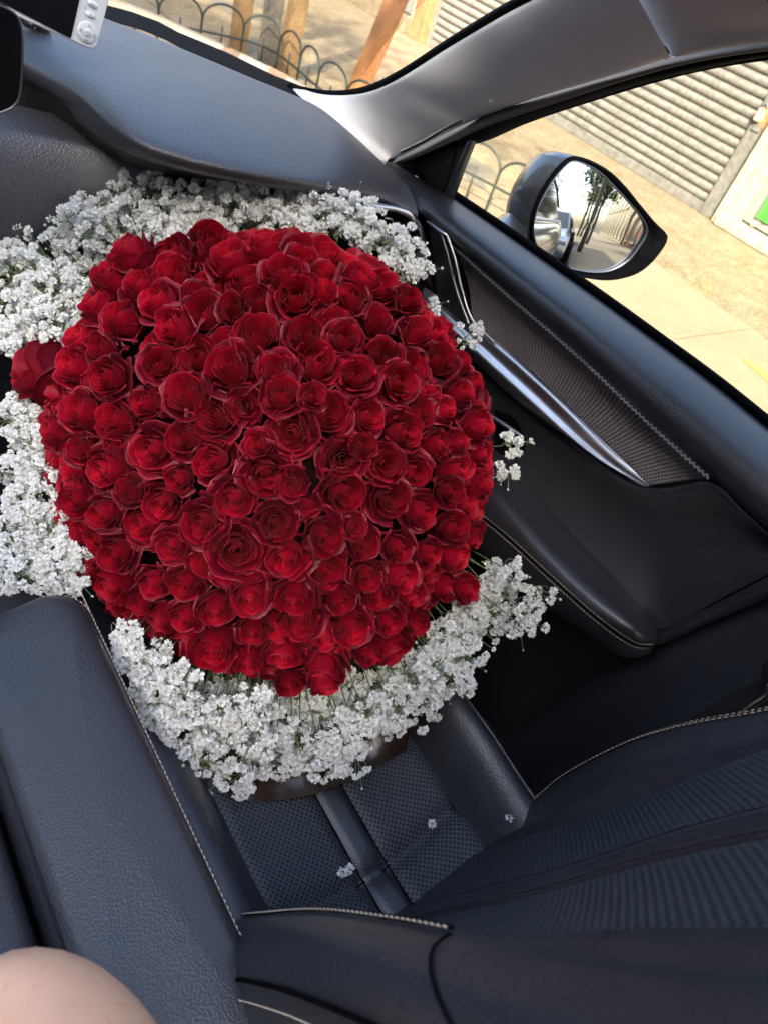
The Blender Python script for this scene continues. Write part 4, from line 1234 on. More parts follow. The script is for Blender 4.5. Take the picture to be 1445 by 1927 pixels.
CL = """30 438 0.850 48 26;88 468 0.850 58 30;148 462 0.850 48 24;40 520 0.830 58 30;112 540 0.830 55 30;48 590 0.810 50 28;100 612 0.800 38 16;18 640 0.800 34 14;165 505 0.850 32 12;140 420 0.805 36 14;12 480 0.840 36 14;75 545 0.830 44 20;165 396 0.825 32 9;214 372 0.835 30 8;150 384 0.825 18 4;276 350 0.845 36 12;296 330 0.845 22 6;240 402 0.825 32 10;200 425 0.825 24 7;262 330 0.845 20 4;225 335 0.845 26 4;330 402 0.825 44 24;362 372 0.835 36 18;408 338 0.845 34 17;442 352 0.845 40 22;482 378 0.845 42 24;505 408 0.845 38 20;385 415 0.825 40 20;300 430 0.815 34 14;340 440 0.815 30 12;430 395 0.835 44 24;552 400 0.855 40 22;600 408 0.855 42 24;585 385 0.855 30 12;650 402 0.865 42 24;655 368 0.865 22 8;690 430 0.865 38 20;730 466 0.870 42 24;772 490 0.870 34 18;790 508 0.870 22 7;700 395 0.875 20 6;540 430 0.845 34 14;882 632 0.890 22 5;900 614 0.890 16 4;815 575 0.920 10 3;962 838 0.870 22 9;955 884 0.870 18 6;965 1078 0.830 26 8;1002 1118 0.840 28 7;985 1180 0.830 28 8;940 1108 0.885 38 20;912 1168 0.885 46 28;878 1222 0.830 46 28;832 1262 0.830 52 32;782 1300 0.830 52 34;742 1330 0.820 52 34;690 1368 0.810 48 32;642 1392 0.810 46 32;604 1430 0.810 40 24;562 1350 0.885 48 28;622 1330 0.885 46 28;682 1312 0.885 46 26;520 1330 0.885 40 20;760 1270 0.885 40 18;840 1205 0.885 40 18;660 1430 0.800 32 14;248 1192 0.745 16 5;240 1228 0.745 28 10;288 1268 0.745 38 18;330 1292 0.745 42 22;392 1290 0.885 36 18;432 1286 0.885 26 11;290 1338 0.745 40 18;342 1362 0.745 46 26;392 1358 0.770 44 24;432 1338 0.770 34 16;332 1428 0.745 40 16;392 1432 0.770 44 20;442 1462 0.770 34 14;458 1490 0.770 18 5;350 1484 0.770 22 6;482 1402 0.770 34 14;300 1390 0.745 34 14;480 1330 0.770 34 14;22 800 0.810 42 20;60 850 0.800 46 24;30 900 0.800 50 28;88 902 0.790 32 12;60 960 0.790 50 28;30 1012 0.780 46 24;90 1020 0.780 46 26;42 1070 0.770 46 26;112 1072 0.770 36 18;140 1094 0.770 20 7;16 1100 0.770 30 12;110 985 0.790 26 8;30 760 0.820 20 5;300 1232 0.770 26 10;345 1262 0.885 30 12;450 1305 0.885 30 14;505 1318 0.885 32 14;570 1322 0.885 34 16;640 1320 0.885 34 16;700 1298 0.885 34 16;758 1268 0.885 34 16;815 1228 0.885 34 16;865 1180 0.885 34 16;905 1128 0.885 32 12;930 1080 0.885 26 8;135 590 0.830 34 14;60 645 0.820 34 14;150 560 0.840 30 10;225 1190 0.745 16 4;262 1290 0.745 30 12;270 1240 0.745 22 7;305 1450 0.750 26 8;100 830 0.800 24 8;120 930 0.790 20 5;150 1050 0.780 18 4;75 770 0.820 26 8;250 440 0.840 30 10;190 460 0.840 28 9;500 1362 .835 40 20;522 1402 .825 34 16;475 1440 .80 30 11;548 1442 .815 32 14;566 1402 .825 38 18;390 1300 .85 34 14;440 1310 .86 34 14;350 1285 .84 28 10;600 1345 .86 34 14;520 1300 .885 30 10;800 1250 .87 34 14;850 1210 .87 32 12;890 1165 .87 30 12;925 1105 .87 26 9;460 1370 .82 32 14;420 1400 .80 32 12"""
brng = random.Random(21)
clouds = [tuple(map(float, s.split())) for s in CL.replace("\n", "").split(";") if s.strip()]
links = []
for i, a in enumerate(clouds):
    for b2 in clouds[i + 1:]:
        d = math.hypot(a[0] - b2[0], a[1] - b2[1])
        if 40 < d < 78 and abs(a[2] - b2[2]) < .03: links.append((d, a, b2))
random.Random(2).shuffle(links)
for d, a, b2 in links[:70]:
    clouds.append(((a[0] + b2[0]) / 2 + brng.uniform(-8, 8), (a[1] + b2[1]) / 2 + brng.uniform(-8, 8), (a[2] + b2[2]) / 2 + .008, 26, 7))
allb = []
sprigs = []
for u, v, t, a, cnt in clouds:
    cen = at(u, v, t=t)
    rad = a * t / FPX
    toC = cen - C0
    lat = toC - bq_axis * toC.dot(bq_axis)
    basep = C0 + lat.normalized() * .20 - bq_axis * .05
    bl = []
    for k in range(int(cnt * 1.55)):
        while True:
            p = Vector((brng.uniform(-1, 1), brng.uniform(-1, 1), brng.uniform(-1, 1)))
            if .15 < p.length < 1: break
        p = p.normalized() * p.length ** .8 * (brng.uniform(1.0, 1.8) if brng.random() < .22 else 1.0)
        pos = cen + (RIGHT * p.x + DOWN * p.y - FWD * p.z * .75) * rad * 1.02
        sc = brng.uniform(.0054, .0080) * (1 if brng.random() > .18 else .6)
        d = ((pos - (cen - lat.normalized() * rad * 1.3 + FWD * rad)).normalized() + bq_axis * .5).normalized()
        bl.append((pos, d, sc, brng.randrange(4)))
    sprigs.append((cen, rad, basep, bl))
for si, (cen, rad, basep, bl) in enumerate(sprigs):
    for k, x in enumerate(bl):
        allb.append((x[0].dot(FWD) - x[2] * 12, si, k))
allb.sort()
near = {}
# the nearest few of each sprig stand as blossoms of their own
per_sprig = 1 if len(clouds) > 150 else 2
for _, si, k in allb:
    s = near.setdefault(si, set())
    if len(s) < per_sprig: s.add(k)
for si, (cen, rad, basep, bl) in enumerate(sprigs):
    sp_ = bpy.data.objects.new("baby_breath_sprig", None); sp_.empty_display_size = .01
    COL.objects.link(sp_); sp_.parent = BQ; sp_.location = cen + UP - bq_loc
    # stems
    sv_, sf_ = [], []
    hub = cen.lerp(basep, min(.6, .9 * rad / max(.01, (cen - basep).length)))
    mid = basep.lerp(hub, .5) + Vector((brng.gauss(0, .006), brng.gauss(0, .006), brng.gauss(0, .006)))
    v, f = tube_geo(smooth_line([basep, mid, hub], 8), .0008, 5, False, 0); sv_ += v; sf_ += f
    forks = []
    for k in range(max(2, len(bl) // 5)):
        q = bl[brng.randrange(len(bl))][0]
        fk = hub.lerp(q, .55) + Vector((brng.gauss(0, .004), brng.gauss(0, .004), brng.gauss(0, .004)))
        forks.append(fk)
        v, f = tube_geo(smooth_line([hub, hub.lerp(fk, .5) + Vector((brng.gauss(0, .003), brng.gauss(0, .003), brng.gauss(0, .003))), fk], 5), .0007, 4, False, len(sv_)); sv_ += v; sf_ += f
    bv, bf_ = [], []
    gv, gf = [], []
    for k, (pos, d, sc, vi) in enumerate(bl):
        fk = min(forks, key=lambda z: (z - pos).length)
        v, f = tube_geo([fk, fk.lerp(pos, .5) + Vector((brng.gauss(0, .002), brng.gauss(0, .002), brng.gauss(0, .002))), pos - d * sc * .3], .0005, 4, False, len(sv_)); sv_ += v; sf_ += f
        if brng.random() < .35:      # a closed bud on its own thread
            e = fk.lerp(pos, brng.uniform(.5, 1.2)) + Vector((brng.gauss(0, .008), brng.gauss(0, .008), brng.gauss(0, .008)))
            v, f = tube_geo([fk, e], .0004, 4, False, len(sv_)); sv_ += v; sf_ += f
            rb = brng.uniform(.0014, .0026)
            o = len(gv)
            for (x, y, z) in ((1, 0, 0), (-1, 0, 0), (0, 1, 0), (0, -1, 0), (0, 0, 1), (0, 0, -1)): gv.append(e + Vector((x, y, z)) * rb)
            gf += [(o + i, o + j, o + k2) for i, j, k2 in ((0, 2, 4), (2, 1, 4), (1, 3, 4), (3, 0, 4), (2, 0, 5), (1, 2, 5), (3, 1, 5), (0, 3, 5))]
        q = d.to_track_quat('Z', 'Y') @ Quaternion((0, 0, 1), brng.uniform(0, 6.28))
        if k in near.get(si, ()):
            ob = bpy.data.objects.new("blossom", blm[vi]); COL.objects.link(ob); ob.parent = sp_
            ob.location = pos - cen; ob.rotation_mode = 'QUATERNION'; ob.rotation_quaternion = q; ob.scale = (sc, sc, sc)
        else:
            V0 = len(bv)
            bv += [pos + (q @ Vector(p)) * sc for p in blg[vi][0]]
            bf_ += [tuple(V0 + i for i in fc) for fc in blg[vi][1]]
    mesh("stems", sv_, sf_, M['stem'], sp_)
    if bv:
        o = mesh("blossom_cluster", bv, bf_, M['blossom'], sp_, smooth=False); o["kind"] = "stuff"
    if gv:
        o = mesh("buds", gv, gf, M['bud'], sp_); o["kind"] = "stuff"
print("blossoms", len(allb))

# blossoms fallen on the seat
for (u, v, z, r, lab) in ((645, 1642, -.786, .0062, "fallen white blossom touching its neighbour on the seat cushion's cross seam"), (658, 1637, -.785, .0062, "fallen white blossom right of another on the seat cushion's centre strip"),
                          (813, 1551, -.774, .0055, "lone fallen white blossom on the cushion near the far bolster"), (958, 1541, -.735, .0062, "fallen white blossom in the gap between cushion bolster and door")):
    o = link("fallen_blossom", blm[0].copy(), None, None, at(u, v, z=z))
    o.scale = (r, r, r); o.rotation_euler = (rr.uniform(0, 1), rr.uniform(0, 1), rr.uniform(0, 6))
    props(o, lab, "blossom", "blossoms fallen on the seat")

# ------------------------------------------------------------------ street outside (z = -1.30 is the pavement)
G = -LENS_H
def ground_mat(name, c1, c2, scale, bump, fine=90):
    m, n, l, b = new_mat(name)
    b.inputs["Roughness"].default_value = .9
    b.inputs["Specular IOR Level"].default_value = .2
    tc = n.new("ShaderNodeTexCoord")
    a = n.new("ShaderNodeTexNoise"); a.inputs["Scale"].default_value = scale; a.inputs["Detail"].default_value = 10; a.inputs["Roughness"].default_value = .65
    l.new(tc.outputs["Object"], a.inputs["Vector"])
    r = n.new("ShaderNodeValToRGB"); r.color_ramp.elements[0].position = .33; r.color_ramp.elements[1].position = .67
    r.color_ramp.elements[0].color = (*c1, 1); r.color_ramp.elements[1].color = (*c2, 1)
    l.new(a.outputs["Fac"], r.inputs[0])
    f = n.new("ShaderNodeTexNoise"); f.inputs["Scale"].default_value = fine; f.inputs["Detail"].default_value = 3
    l.new(tc.outputs["Object"], f.inputs["Vector"])
    mx = n.new("ShaderNodeMixRGB"); mx.blend_type = 'MULTIPLY'; mx.inputs[0].default_value = .35
    fr = n.new("ShaderNodeMapRange"); fr.inputs[1].default_value = .3; fr.inputs[2].default_value = .6
    l.new(f.outputs["Fac"], fr.inputs[0]); l.new(r.outputs[0], mx.inputs[1]); l.new(fr.outputs[0], mx.inputs[2])
    l.new(mx.outputs[0], b.inputs["Base Color"])
    bp_ = n.new("ShaderNodeBump"); bp_.inputs["Strength"].default_value = bump; bp_.inputs["Distance"].default_value = .01
    l.new(f.outputs["Fac"], bp_.inputs["Height"]); l.new(bp_.outputs[0], b.inputs["Normal"])
    return m
M['conc'] = ground_mat('pavement_concrete', (.21, .165, .105), (.26, .21, .137), 2.2, .25)
M['conc2'] = ground_mat('rough_concrete', (.17, .130, .078), (.24, .19, .122), 5, .5, 40)
M['joint'] = pmat('pavement_joint', (.13, .11, .08), .95)
M['sand'] = ground_mat('sandy_soil', (.20, .150, .090), (.27, .21, .130), 7, .8, 30)
M['asphalt'] = ground_mat('road_asphalt', (.045, .045, .045), (.07, .068, .065), 6, .5)
M['wood'] = ground_mat('raw_wood', (.21, .125, .058), (.30, .19, .098), 9, .2)
M['wood2'] = ground_mat('orange_wood', (.22, .095, .038), (.30, .14, .06), 9, .2)
M['greywood'] = ground_mat('weathered_wood', (.12, .105, .085), (.18, .16, .13), 12, .3)
M['iron'] = pmat('green_black_iron', (.035, .045, .035), .5, .3)
M['shut'] = ground_mat('shutter_paint', (.145, .138, .120), (.175, .168, .150), 3, .05, 25)
M['cream'] = ground_mat('cream_paint', (.34, .30, .20), (.42, .38, .26), 6, .08, 20)
M['rust'] = ground_mat('rust', (.26, .12, .05), (.40, .22, .10), 18, .3)
M['green'] = pmat('bright_green_paint', (.05, .42, .03), .5, var=.15)
M['pier'] = ground_mat('orange_pier', (.26, .105, .045), (.34, .16, .075), 8, .2)
M['wall'] = ground_mat('shop_wall', (.30, .27, .23), (.38, .34, .29), 4, .2)
M['greydoor'] = pmat('grey_door', (.20, .195, .19), .6, var=.1)

gp_ = mesh("ground", [V(-60, -90, G - .15), V(60, -90, G - .15), V(60, 90, G - .15), V(-60, 90, G - .15)], [(0, 1, 2, 3)], M['asphalt'], tag=("dark asphalt road under and behind the car", None, None, "structure"))
walk = mesh("pavement", [V(1.25, -60, G - .012), V(5.98, -60, G - .012), V(5.98, 40, G - .012), V(1.25, 40, G - .012), V(1.25, -60, G - .16), V(1.25, 40, G - .16)], [(0, 1, 2, 3), (0, 3, 5, 4)], M['joint'], smooth=False,
            tag=("sunlit cream concrete pavement beside the car", None, None, "structure"))
xsl = [1.26, 2.62, 4.27, 5.97]
ysl = [-6.2 + 1.55 * k for k in range(12)]
def slab_(x0, x1, y0, y1, mat, lift):
    g = .006
    v, f = box_geo(V((x0 + x1) / 2, (y0 + y1) / 2, G - .02 + lift), (x1 - x0) / 2 - g, (y1 - y0) / 2 - g, .02)
    mesh("slab", v, f, mat, walk, smooth=False, bevel=.004)
for i in range(3):
    for j in range(11):
        if i == 1 and 3.05 < (ysl[j] + ysl[j + 1]) / 2 < 7.0: continue
        off = .0 if i < 2 else .7
        slab_(xsl[i], xsl[i + 1], ysl[j] + off, ysl[j + 1] + off, M['conc2'] if i == 2 else M['conc'], random.uniform(-.002, .002))
# tree pit
sd_v = []
for y in np.linspace(3.02, 7.1, 40):
    for x in np.linspace(2.63, 4.26, 24):
        e = min(x - 2.63, 4.26 - x, .3) / .3
        sd_v.append(V(x, y, G - .004 + .018 * e * (math.sin(5 * x + 1.3 * y) * math.sin(3.1 * y - x) + .5 * math.sin(11 * x) * math.sin(9 * y))))
mesh("tree_pit_soil", sd_v, grid_faces(24, 40), M['sand'], tag=("sandy soil of the tree pit behind the hooped fence", None, None, "structure"))
# weed by the pavement joint
wv_, wf_ = [], []
wr = random.Random(5)
for k in range(40):
    c = at(1310, 540, z=G) + V(wr.gauss(0, .05), wr.gauss(0, .10), 0)
    h = wr.uniform(.02, .045); a = wr.uniform(0, 6.28); d = V(math.cos(a), math.sin(a), 0)
    s = V(-d.y, d.x, 0) * .0025
    o = len(wv_)
    wv_ += [c - s, c + s, c + d * h * .5 + V(0, 0, h * .8) + s * .6, c + d * h * .5 + V(0, 0, h * .8) - s * .6, c + d * h * 1.2 + V(0, 0, h)]
    wf_ += [(o, o + 1, o + 2, o + 3), (o + 3, o + 2, o + 4)]
M['grass'] = pmat('dry_weed', (.20, .17, .04), .8)
mesh("weeds", wv_, wf_, M['grass'], smooth=False, tag=("small dry weed growing from the pavement joint", None, None, "stuff"))

# hooped iron fence
fence = thing("hoop_fence", V(2.8, 4.6, G), "low dark iron fence of hoops around the tree pit", "fence")
fl_ = smooth_line([V(1.6, 5.16, G), V(2.2, 5.13, G), V(2.68, 5.10, G), V(2.90, 5.0, G), V(2.93, 4.68, G), V(2.90, 4.19, G), V(3.05, 3.5, G), V(3.28, 2.95, G), V(3.40, 2.50, G)], 200)
fd = [0.]
for i in range(1, 200): fd.append(fd[-1] + (fl_[i] - fl_[i - 1]).length)
FA = np.array([tuple(p) for p in fl_])
fp = lambda s: Vector([np.interp(s, fd, FA[:, k]) for k in range(3)])
W_ = .29
k = 0
s = .0
while s + W_ < fd[-1]:
    pts = []
    for q in np.linspace(0, math.pi, 13):
        w = s + W_ / 2 - math.cos(q) * W_ / 2
        pts.append(fp(w) + V(0, 0, .20 + .125 * math.sin(q) ** .8))
    pts = [fp(s) + V(0, 0, 0)] + pts + [fp(s + W_) + V(0, 0, 0)]
    tube("hoop", pts, .0075, M['iron'], fence, 40, 6)
    for e in (.5,):
        c = fp(s + W_ * e)
        tube("spike", [c, c + V(0, 0, .20)], .0065, M['iron'], fence, 3, 6)
    s += W_
tube("rail", [p + V(0, 0, .15) for p in fl_[::8]], .008, M['iron'], fence, 60, 6)

# stakes
def stake(base, top, hwid, mat, name, label, cat="stake", group=None):
    n_ = 14
    vs = []
    d = (top - base).normalized()
    a = d.cross(V(0, 1, 0)).normalized(); b2 = d.cross(a)
    sr = random.Random(int(base.y * 1000))
    rows = []
    for j in range(n_):
        t = j / (n_ - 1)
        c = base.lerp(top, t)
        r = []
        for kx, ky in ((-1, -1), (-.6, -1.04), (.6, -1.04), (1, -1), (1.04, -.6), (1.04, .6), (1, 1), (.6, 1.04), (-.6, 1.04), (-1, 1), (-1.04, .6), (-1.04, -.6)):
            w = hwid * (1 + sr.uniform(-.04, .04))
            r.append(c + a * kx * w + b2 * ky * w)
        rows.append(r)
    nseg = 12
    vs = [p for r in rows for p in r]
    fs = grid_faces(nseg, n_, True) + [tuple((n_ - 1) * nseg + k for k in range(nseg))]
    o = mesh(name, vs, fs, mat, None, smooth=False, loc=base)
    props(o, label, cat, group)
    return o
b1_ = at(447, 94, z=G); stake(b1_, b1_ + V(-.05, -.10, 1.9), .050, M['wood'], "wooden_stake", "pale rough wooden stake left of the grey stump by the fence", "stake", "stakes of the tree pit")
b2_ = at(537, 146, z=G); stake(b2_, b2_ + V(.0, .0, 1.9), .050, M['wood'], "wooden_stake", "pale wooden stake right of the grey stump by the fence", "stake", "stakes of the tree pit")
b3_ = at(667, 182, z=G); stake(b3_, b3_ + V(.30, -.18, 1.9), .055, M['wood2'], "wooden_stake", "leaning orange wooden stake nearest the windscreen pillar", "stake", "stakes of the tree pit")
b4_ = at(500, 124, z=G); stake(b4_, b4_ + V(.0, .02, .44), .050, M['greywood'], "grey_post", "short weathered grey stump tied to the iron fence", "post")

# shop wall with roller shutter
XW = 5.98
shw = thing("roller_shutter", V(XW, 5.0, G), "grey beige corrugated steel roller shutter across the pavement", "shutter")
H_ = .070
prof = []
for q in np.linspace(0, 1, 9):
    prof.append((-.016 * math.sin(math.pi * q) ** .8, q * (H_ - .010)))
prof += [(.006, H_ - .008), (.008, H_ - .003), (.002, H_)]
vs = []
ya, yb_ = 3.09, 6.93
for x, z in prof:
    vs += [V(x, -(yb_ - ya) / 2, z), V(x, (yb_ - ya) / 2, z)]
sm = bpy.data.meshes.new("slat"); sm.from_pydata(vs, [], grid_faces(2, len(prof))); sm.materials.append(M['shut'])
sm.polygons.foreach_set("use_smooth", [True] * len(sm.polygons))
for k in range(36):
    link("slat", sm, None, shw, V(XW + random.uniform(-.001, .001), (ya + yb_) / 2, G + .075 + k * H_))
box("bottom_bar", V(XW - .005, (ya + yb_) / 2, G + .037), .018, (yb_ - ya) / 2, .037, M['shut'], shw, bevel=.004)
box("guide_rail", V(XW - .005, 3.015, G + 1.3), .03, .075, 1.3, M['shut'], shw, bevel=.006)
box("guide_rail", V(XW - .004, 6.96, G + 1.3), .03, .03, 1.3, M['shut'], shw, bevel=.006)
box("rust_edge", V(XW - .03, 2.945, G + 1.3), .012, .010, 1.3, M['rust'], shw, bevel=.003)
lk = at(1430, 216, x=XW - .05)
v, f = box_geo(lk, .025, .03, .045)
pl0 = mesh("padlock", v, f, M['cream'], shw, smooth=False, bevel=.012)
tube("shackle", [lk + V(0, -.018, .04), lk + V(0, -.018, .07), lk + V(0, 0, .085), lk + V(0, .018, .07), lk + V(0, .018, .04)], .006, M['metal'], pl0, 16, 6)
box("hasp", at(1424, 240, x=XW - .035), .012, .035, .025, M['shut'], shw, bevel=.004)
box("rust_plate", at(1440, 222, x=XW - .034), .006, .05, .07, M['rust'], shw, bevel=.004)

swall = mesh("shop_wall", [V(XW + .06, -8, G - .02), V(XW + .06, 30, G - .02), V(XW + .06, 30, G + 4.2), V(XW + .06, -8, G + 4.2)], [(0, 1, 2, 3)], M['wall'], smooth=False, tag=("plain rendered shop wall behind the shutter and the green panel", "wall"))
hd = box("shutter_hood", V(XW - .10, 4.9, G + 2.75), .16, 2.2, .17, M['shut'], bevel=.02, tag=("box hood above the roller shutter", "hood"))
pier = thing("wall_pier", V(XW, 7.08, G), "orange painted pier at the far end of the roller shutter", "pier")
box("shaft", V(XW - .06, 7.09, G + 1.4), .06, .115, 1.4, M['pier'], pier, bevel=.008)
box("edge_strip", V(XW - .075, 6.985, G + 1.4), .05, .012, 1.4, M['rust'], pier, bevel=.003)
gd = thing("grey_door", V(XW, 8.0, G), "dark grey door past the orange pier", "door")
box("leaf", V(XW + .0, 7.95, G + 1.25), .02, .60, 1.08, M['greydoor'], gd, bevel=.01)
box("step", V(XW - .06, 7.95, G + .08), .09, .66, .08, M['conc2'], gd, bevel=.01)
box("frame", V(XW - .02, 7.28, G + 1.2), .03, .035, 1.2, M['cream'], gd, bevel=.006)

# green panel in cream frame
gr = thing("green_shop_panel", V(XW, 2.2, G), "bright green painted panel in a stepped cream frame", "panel")
box("jamb", V(XW - .045, 2.895, G + 1.2), .045, .040, 1.2, M['cream'], gr, bevel=.008)
box("jamb", V(XW - .02, 2.80, G + 1.2), .03, .055, 1.2, M['cream'], gr, bevel=.008)
box("sill", V(XW - .05, 1.9, G + .045), .075, .99, .045, M['cream'], gr, bevel=.012)
box("jamb", V(XW - .045, .90, G + 1.2), .045, .05, 1.2, M['cream'], gr, bevel=.008)
box("recess_back", V(XW + .045, 1.85, G + 1.2), .012, .92, 1.1, M['greydoor'], gr)
gpan = []
for y in np.linspace(2.66, 1.02, 60):
    gpan.append([V(XW + .012 + .008 * math.sin(y * 75), y, z) for z in (G + .165, G + 2.2)])
grid_uv("green_sheet", gpan, M['green'], gr)
kn = at(1416, 421, x=XW - .01)
sv = []
for th in np.linspace(0, math.pi, 8):
    for ph in range(14):
        q = 2 * math.pi * ph / 14
        sv.append(kn + V(.022 * math.sin(th) * math.cos(q), .022 * math.sin(th) * math.sin(q), .022 * math.cos(th)))
mesh("knob", sv, grid_faces(14, 8, True), M['cream'], gr)
# yellow paint dash on the pavement
yv = [at(1400, 672, z=G + .004), at(1445, 700, z=G + .004), at(1470, 722, z=G + .004), at(1468, 735, z=G + .004), at(1440, 712, z=G + .004), at(1402, 681, z=G + .004)]
M['yellow'] = pmat('yellow_mark', (.62, .42, .06), .8, var=.2)
mesh("paint_mark", yv, [tuple(range(6))], M['yellow'], walk, smooth=False)

# ------------------------------------------------------------------ what the wing mirror shows behind the car
def tree(name, base, h, crown_c, crown_r, label, seed, n=2600, leafc=(.07, .11, .02)):
    tr_ = thing(name, base, label, "tree", "street trees")
    rng = random.Random(seed)
    tube("trunk", [base, base + V(.05, .03, h * .4), base + V(0, -.04, h * .75), crown_c], .11, M['greywood'], tr_, 14, 8, taper=[1 - .04 * i for i in range(14)])
    for k in range(7):
        a = rng.uniform(0, 6.28)
        e = crown_c + V(math.cos(a) * crown_r.x * .7, math.sin(a) * crown_r.y * .7, rng.uniform(-.2, .7) * crown_r.z)
        s0 = base.lerp(crown_c, rng.uniform(.6, .95))
        tube("limb", [s0, s0.lerp(e, .5) + V(0, 0, .15), e], .03, M['greywood'], tr_, 8, 5)
    m_ = pmat(name + "_leaf", leafc, .6, var=.5, var_scale=1.2)
    cl_ = []
    for k in range(26):
        d = Vector((rng.gauss(0, 1), rng.gauss(0, 1), rng.gauss(0, 1))).normalized() * rng.uniform(.4, 1)
        cl_.append(crown_c + V(d.x * crown_r.x, d.y * crown_r.y, d.z * crown_r.z))
    vs, fs = [], []
    for k in range(n):
        c = cl_[rng.randrange(26)] + Vector((rng.gauss(0, .28), rng.gauss(0, .28), rng.gauss(0, .22)))
        d = Vector((rng.gauss(0, 1), rng.gauss(0, 1), rng.gauss(0, 1))).normalized()
        a = d.orthogonal().normalized(); b = d.cross(a)
        s = rng.uniform(.05, .10)
        o = len(vs)
        vs += [c - a * s, c + b * s * .6, c + a * s, c - b * s * .6]
        fs.append((o, o + 1, o + 2, o + 3))
    mesh("crown", vs, fs, m_, tr_, smooth=False)
# tree across the street whose crown dapples the sandy pit
tree("street_tree", V(-6.2, -2.6, G), 7.0, V(-5.6, -2.2, G + 8.6), V(2.0, 2.0, 1.3), "tall street tree across the road casting dappled shade on the tree pit", 4, 1500)
tree("street_tree", V(2.2, -15.0, G), 2.6, V(2.3, -15, G + 3.3), V(1.5, 1.6, 1.2), "green street tree down the pavement seen in the wing mirror", 8, 2600, (.05, .085, .012))
tree("street_tree", V(1.9, -23.0, G), 3, V(1.9, -23, G + 4.0), V(2.2, 2.4, 1.8), "yellow green street tree beyond the first in the wing mirror", 9, 3000, (.11, .12, .015))
tree("street_tree", V(-4.5, -33.0, G), 3, V(-4.5, -33, G + 4.6), V(3.2, 3.0, 2.4), "farthest street tree across the road in the wing mirror", 10, 3000, (.06, .09, .015))
M['bwall'] = ground_mat('cream_block', (.20, .175, .125), (.26, .23, .17), 1, .1, 6)
M['bwall2'] = ground_mat('brick_block', (.13, .06, .04), (.17, .085, .055), 2, .1, 9)
M['dark'] = pmat('dark_glass', (.02, .025, .03), .1)
def building(x, y0, y1, h, face, mat, label, floors=3):
    w = y1 - y0
    bd = thing("building", V(x, (y0 + y1) / 2, G), label, "building", "buildings down the street")
    cx = x + 4 * (1 if face < 0 else -1)
    box("wall", V(cx, (y0 + y1) / 2, G + h / 2), 4, w / 2, h / 2, mat, bd)
    box("cornice", V(x + face * .1, (y0 + y1) / 2, G + h - .2), .2, w / 2 + .05, .2, M['cream'], bd)
    nb = max(2, int(w / 2.2))
    for f in range(floors):
        z = G + 1.4 + f * (h - .6) / floors
        for k in range(nb):
            y = y0 + (k + .5) * w / nb
            wd = box("window", V(x + face * .02, y, z), .03, .5, .75 if f else 1.0, M['dark'], bd)
            box("sill", V(x + face * .06, y, z - (.8 if f else 1.05)), .07, .58, .05, M['cream'], wd)
M['bwhite'] = ground_mat('white_block', (.55, .53, .48), (.66, .64, .59), 1, .1, 6)  # walls whitened to bounce more light into the car
building(-12, -24, 30, 14.3, 1, M['bwhite'], "cream building across the street in the wing mirror")  # added; height and place chosen to block direct sun from the cabin
building(-12, -42, -25, 11, 1, M['bwall2'], "brick building across the street farther back in the wing mirror")
building(6.1, -22, -8.2, 6.5, -1, M['bwall2'], "brick shop beyond the green panel seen in the wing mirror")
building(6.1, -44, -23, 8, -1, M['bwall'], "cream shop far down the pavement seen in the wing mirror")
def pole(p, h, label):
    o = tube("utility_pole", [p, p + V(0, 0, h)], .11, M['greywood'], None, 6, 10, taper=[1, .95, .9, .85, .8, .75], loc=p)
    props(o, label, "pole", "poles along the kerb")
    box("cross_arm", p + V(0, 0, h - .5), .7, .05, .06, M['greywood'], o)
pole(V(1.6, -9.5, G), 7.5, "wooden utility pole nearest behind the car in the wing mirror")
pole(V(-11, -19, G), 8, "wooden utility pole across the street in the wing mirror")
pole(V(1.6, -23, G), 7.5, "wooden utility pole farther down the kerb in the wing mirror")
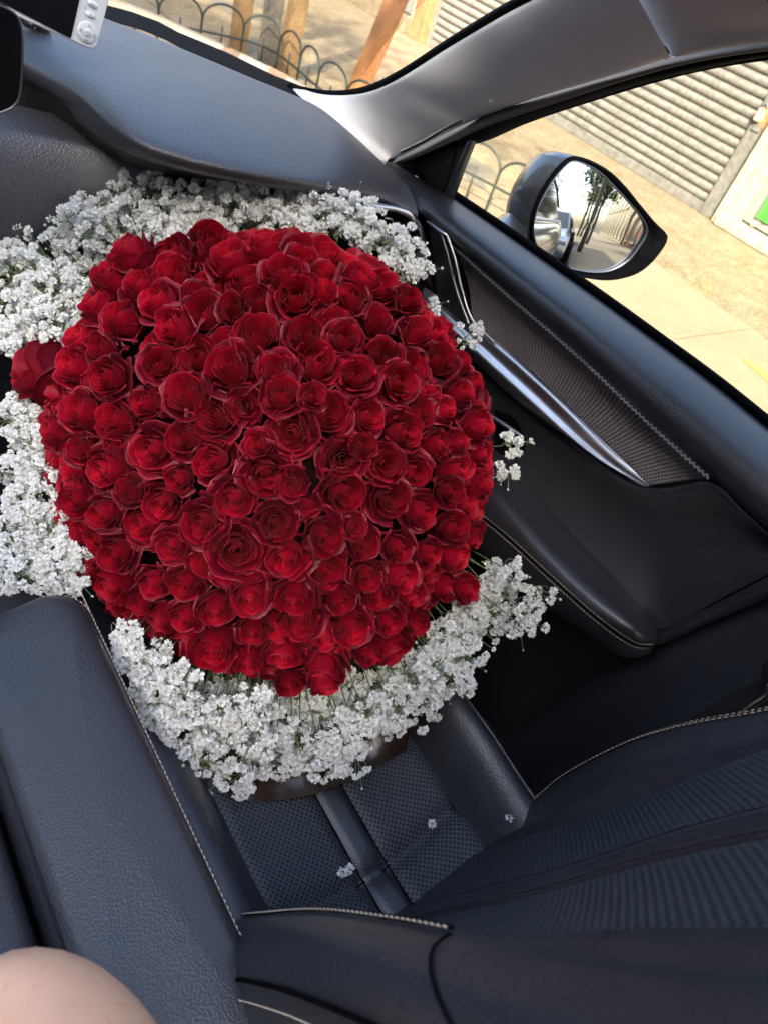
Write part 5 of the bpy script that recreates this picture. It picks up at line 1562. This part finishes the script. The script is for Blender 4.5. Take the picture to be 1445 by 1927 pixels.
def parked(y, paint, label):
    c = thing("parked_car", V(.1, y, G - .15), label, "car", "cars parked behind")
    z0 = G - .15
    prof = [(2.15, .28), (2.24, .42), (2.26, .56), (2.18, .70), (1.95, .79), (1.5, .87), (1.12, .92), (.85, 1.08), (.55, 1.28), (.2, 1.40), (-.3, 1.44), (-.8, 1.40), (-1.3, 1.24), (-1.65, 1.05), (-2.0, .98), (-2.2, .88), (-2.24, .6), (-2.15, .30)]
    rows = []
    for x in (-1, -.985, -.93, -.8, -.5, 0, .5, .8, .93, .985, 1):
        r = []
        for py, pz in prof:
            e = abs(x)
            wide = .89 * (1 - max(0, pz - .85) * .42)
            drop = (.16 if pz > .9 else .10) * max(0, e - .75) ** 2 / .0625
            r.append(V(.1 + x * wide, y + py * (1 - .05 * e ** 4), z0 + max(.3, pz - drop)))
        rows.append(r + [r[0]])
    grid_uv("body", rows, paint, c)
    for sx in (-1, 1):
        mesh("side_window", [V(.1 + sx * .885, y + .95, z0 + .93), V(.1 + sx * .875, y - 1.25, z0 + .95), V(.1 + sx * .735, y - .95, z0 + 1.27), V(.1 + sx * .72, y + .35, z0 + 1.30)], [(0, 1, 2, 3)], M['dark'], c, smooth=False)
    box("bumper_grille", V(.1, y + 2.24, z0 + .46), .45, .03, .10, M['rubber'], c, bevel=.02)
    box("number_plate", V(.1, y + 2.28, z0 + .40), .16, .01, .05, M['cream'], c)
    mesh("windscreen", [V(-.62, y + 1.13, z0 + .95), V(.82, y + 1.13, z0 + .95), V(.66, y + .44, z0 + 1.36), V(-.46, y + .44, z0 + 1.36)], [(0, 1, 2, 3)], M['dark'], c, smooth=False)
    for sx in (-.86, 1.06):
        for sy in (1.35, -1.35):
            cc = V(.1 + sx - .1, y + sy, z0 + .32)
            vs = []
            for dx in (-.11, .11):
                for k in range(20):
                    q = 2 * math.pi * k / 20
                    vs.append(cc + V(dx, .32 * math.cos(q), .32 * math.sin(q)))
            mesh("wheel", vs, grid_faces(20, 2, True) + [tuple(range(20)), tuple(range(20, 40))], M['rubber'], c, smooth=False)
    for sx in (-.6, .8):
        box("headlight", V(sx, y + 2.17, z0 + .66), .15, .05, .05, M['chrome'], c, bevel=.02)
parked(-7.6, pmat('silver_paint', (.45, .47, .5), .3, .6, coat=1), "silver car parked behind, seen in the wing mirror")
parked(-13.4, pmat('red_paint', (.35, .03, .03), .3, .3, coat=1), "red car parked farther behind, seen in the wing mirror")
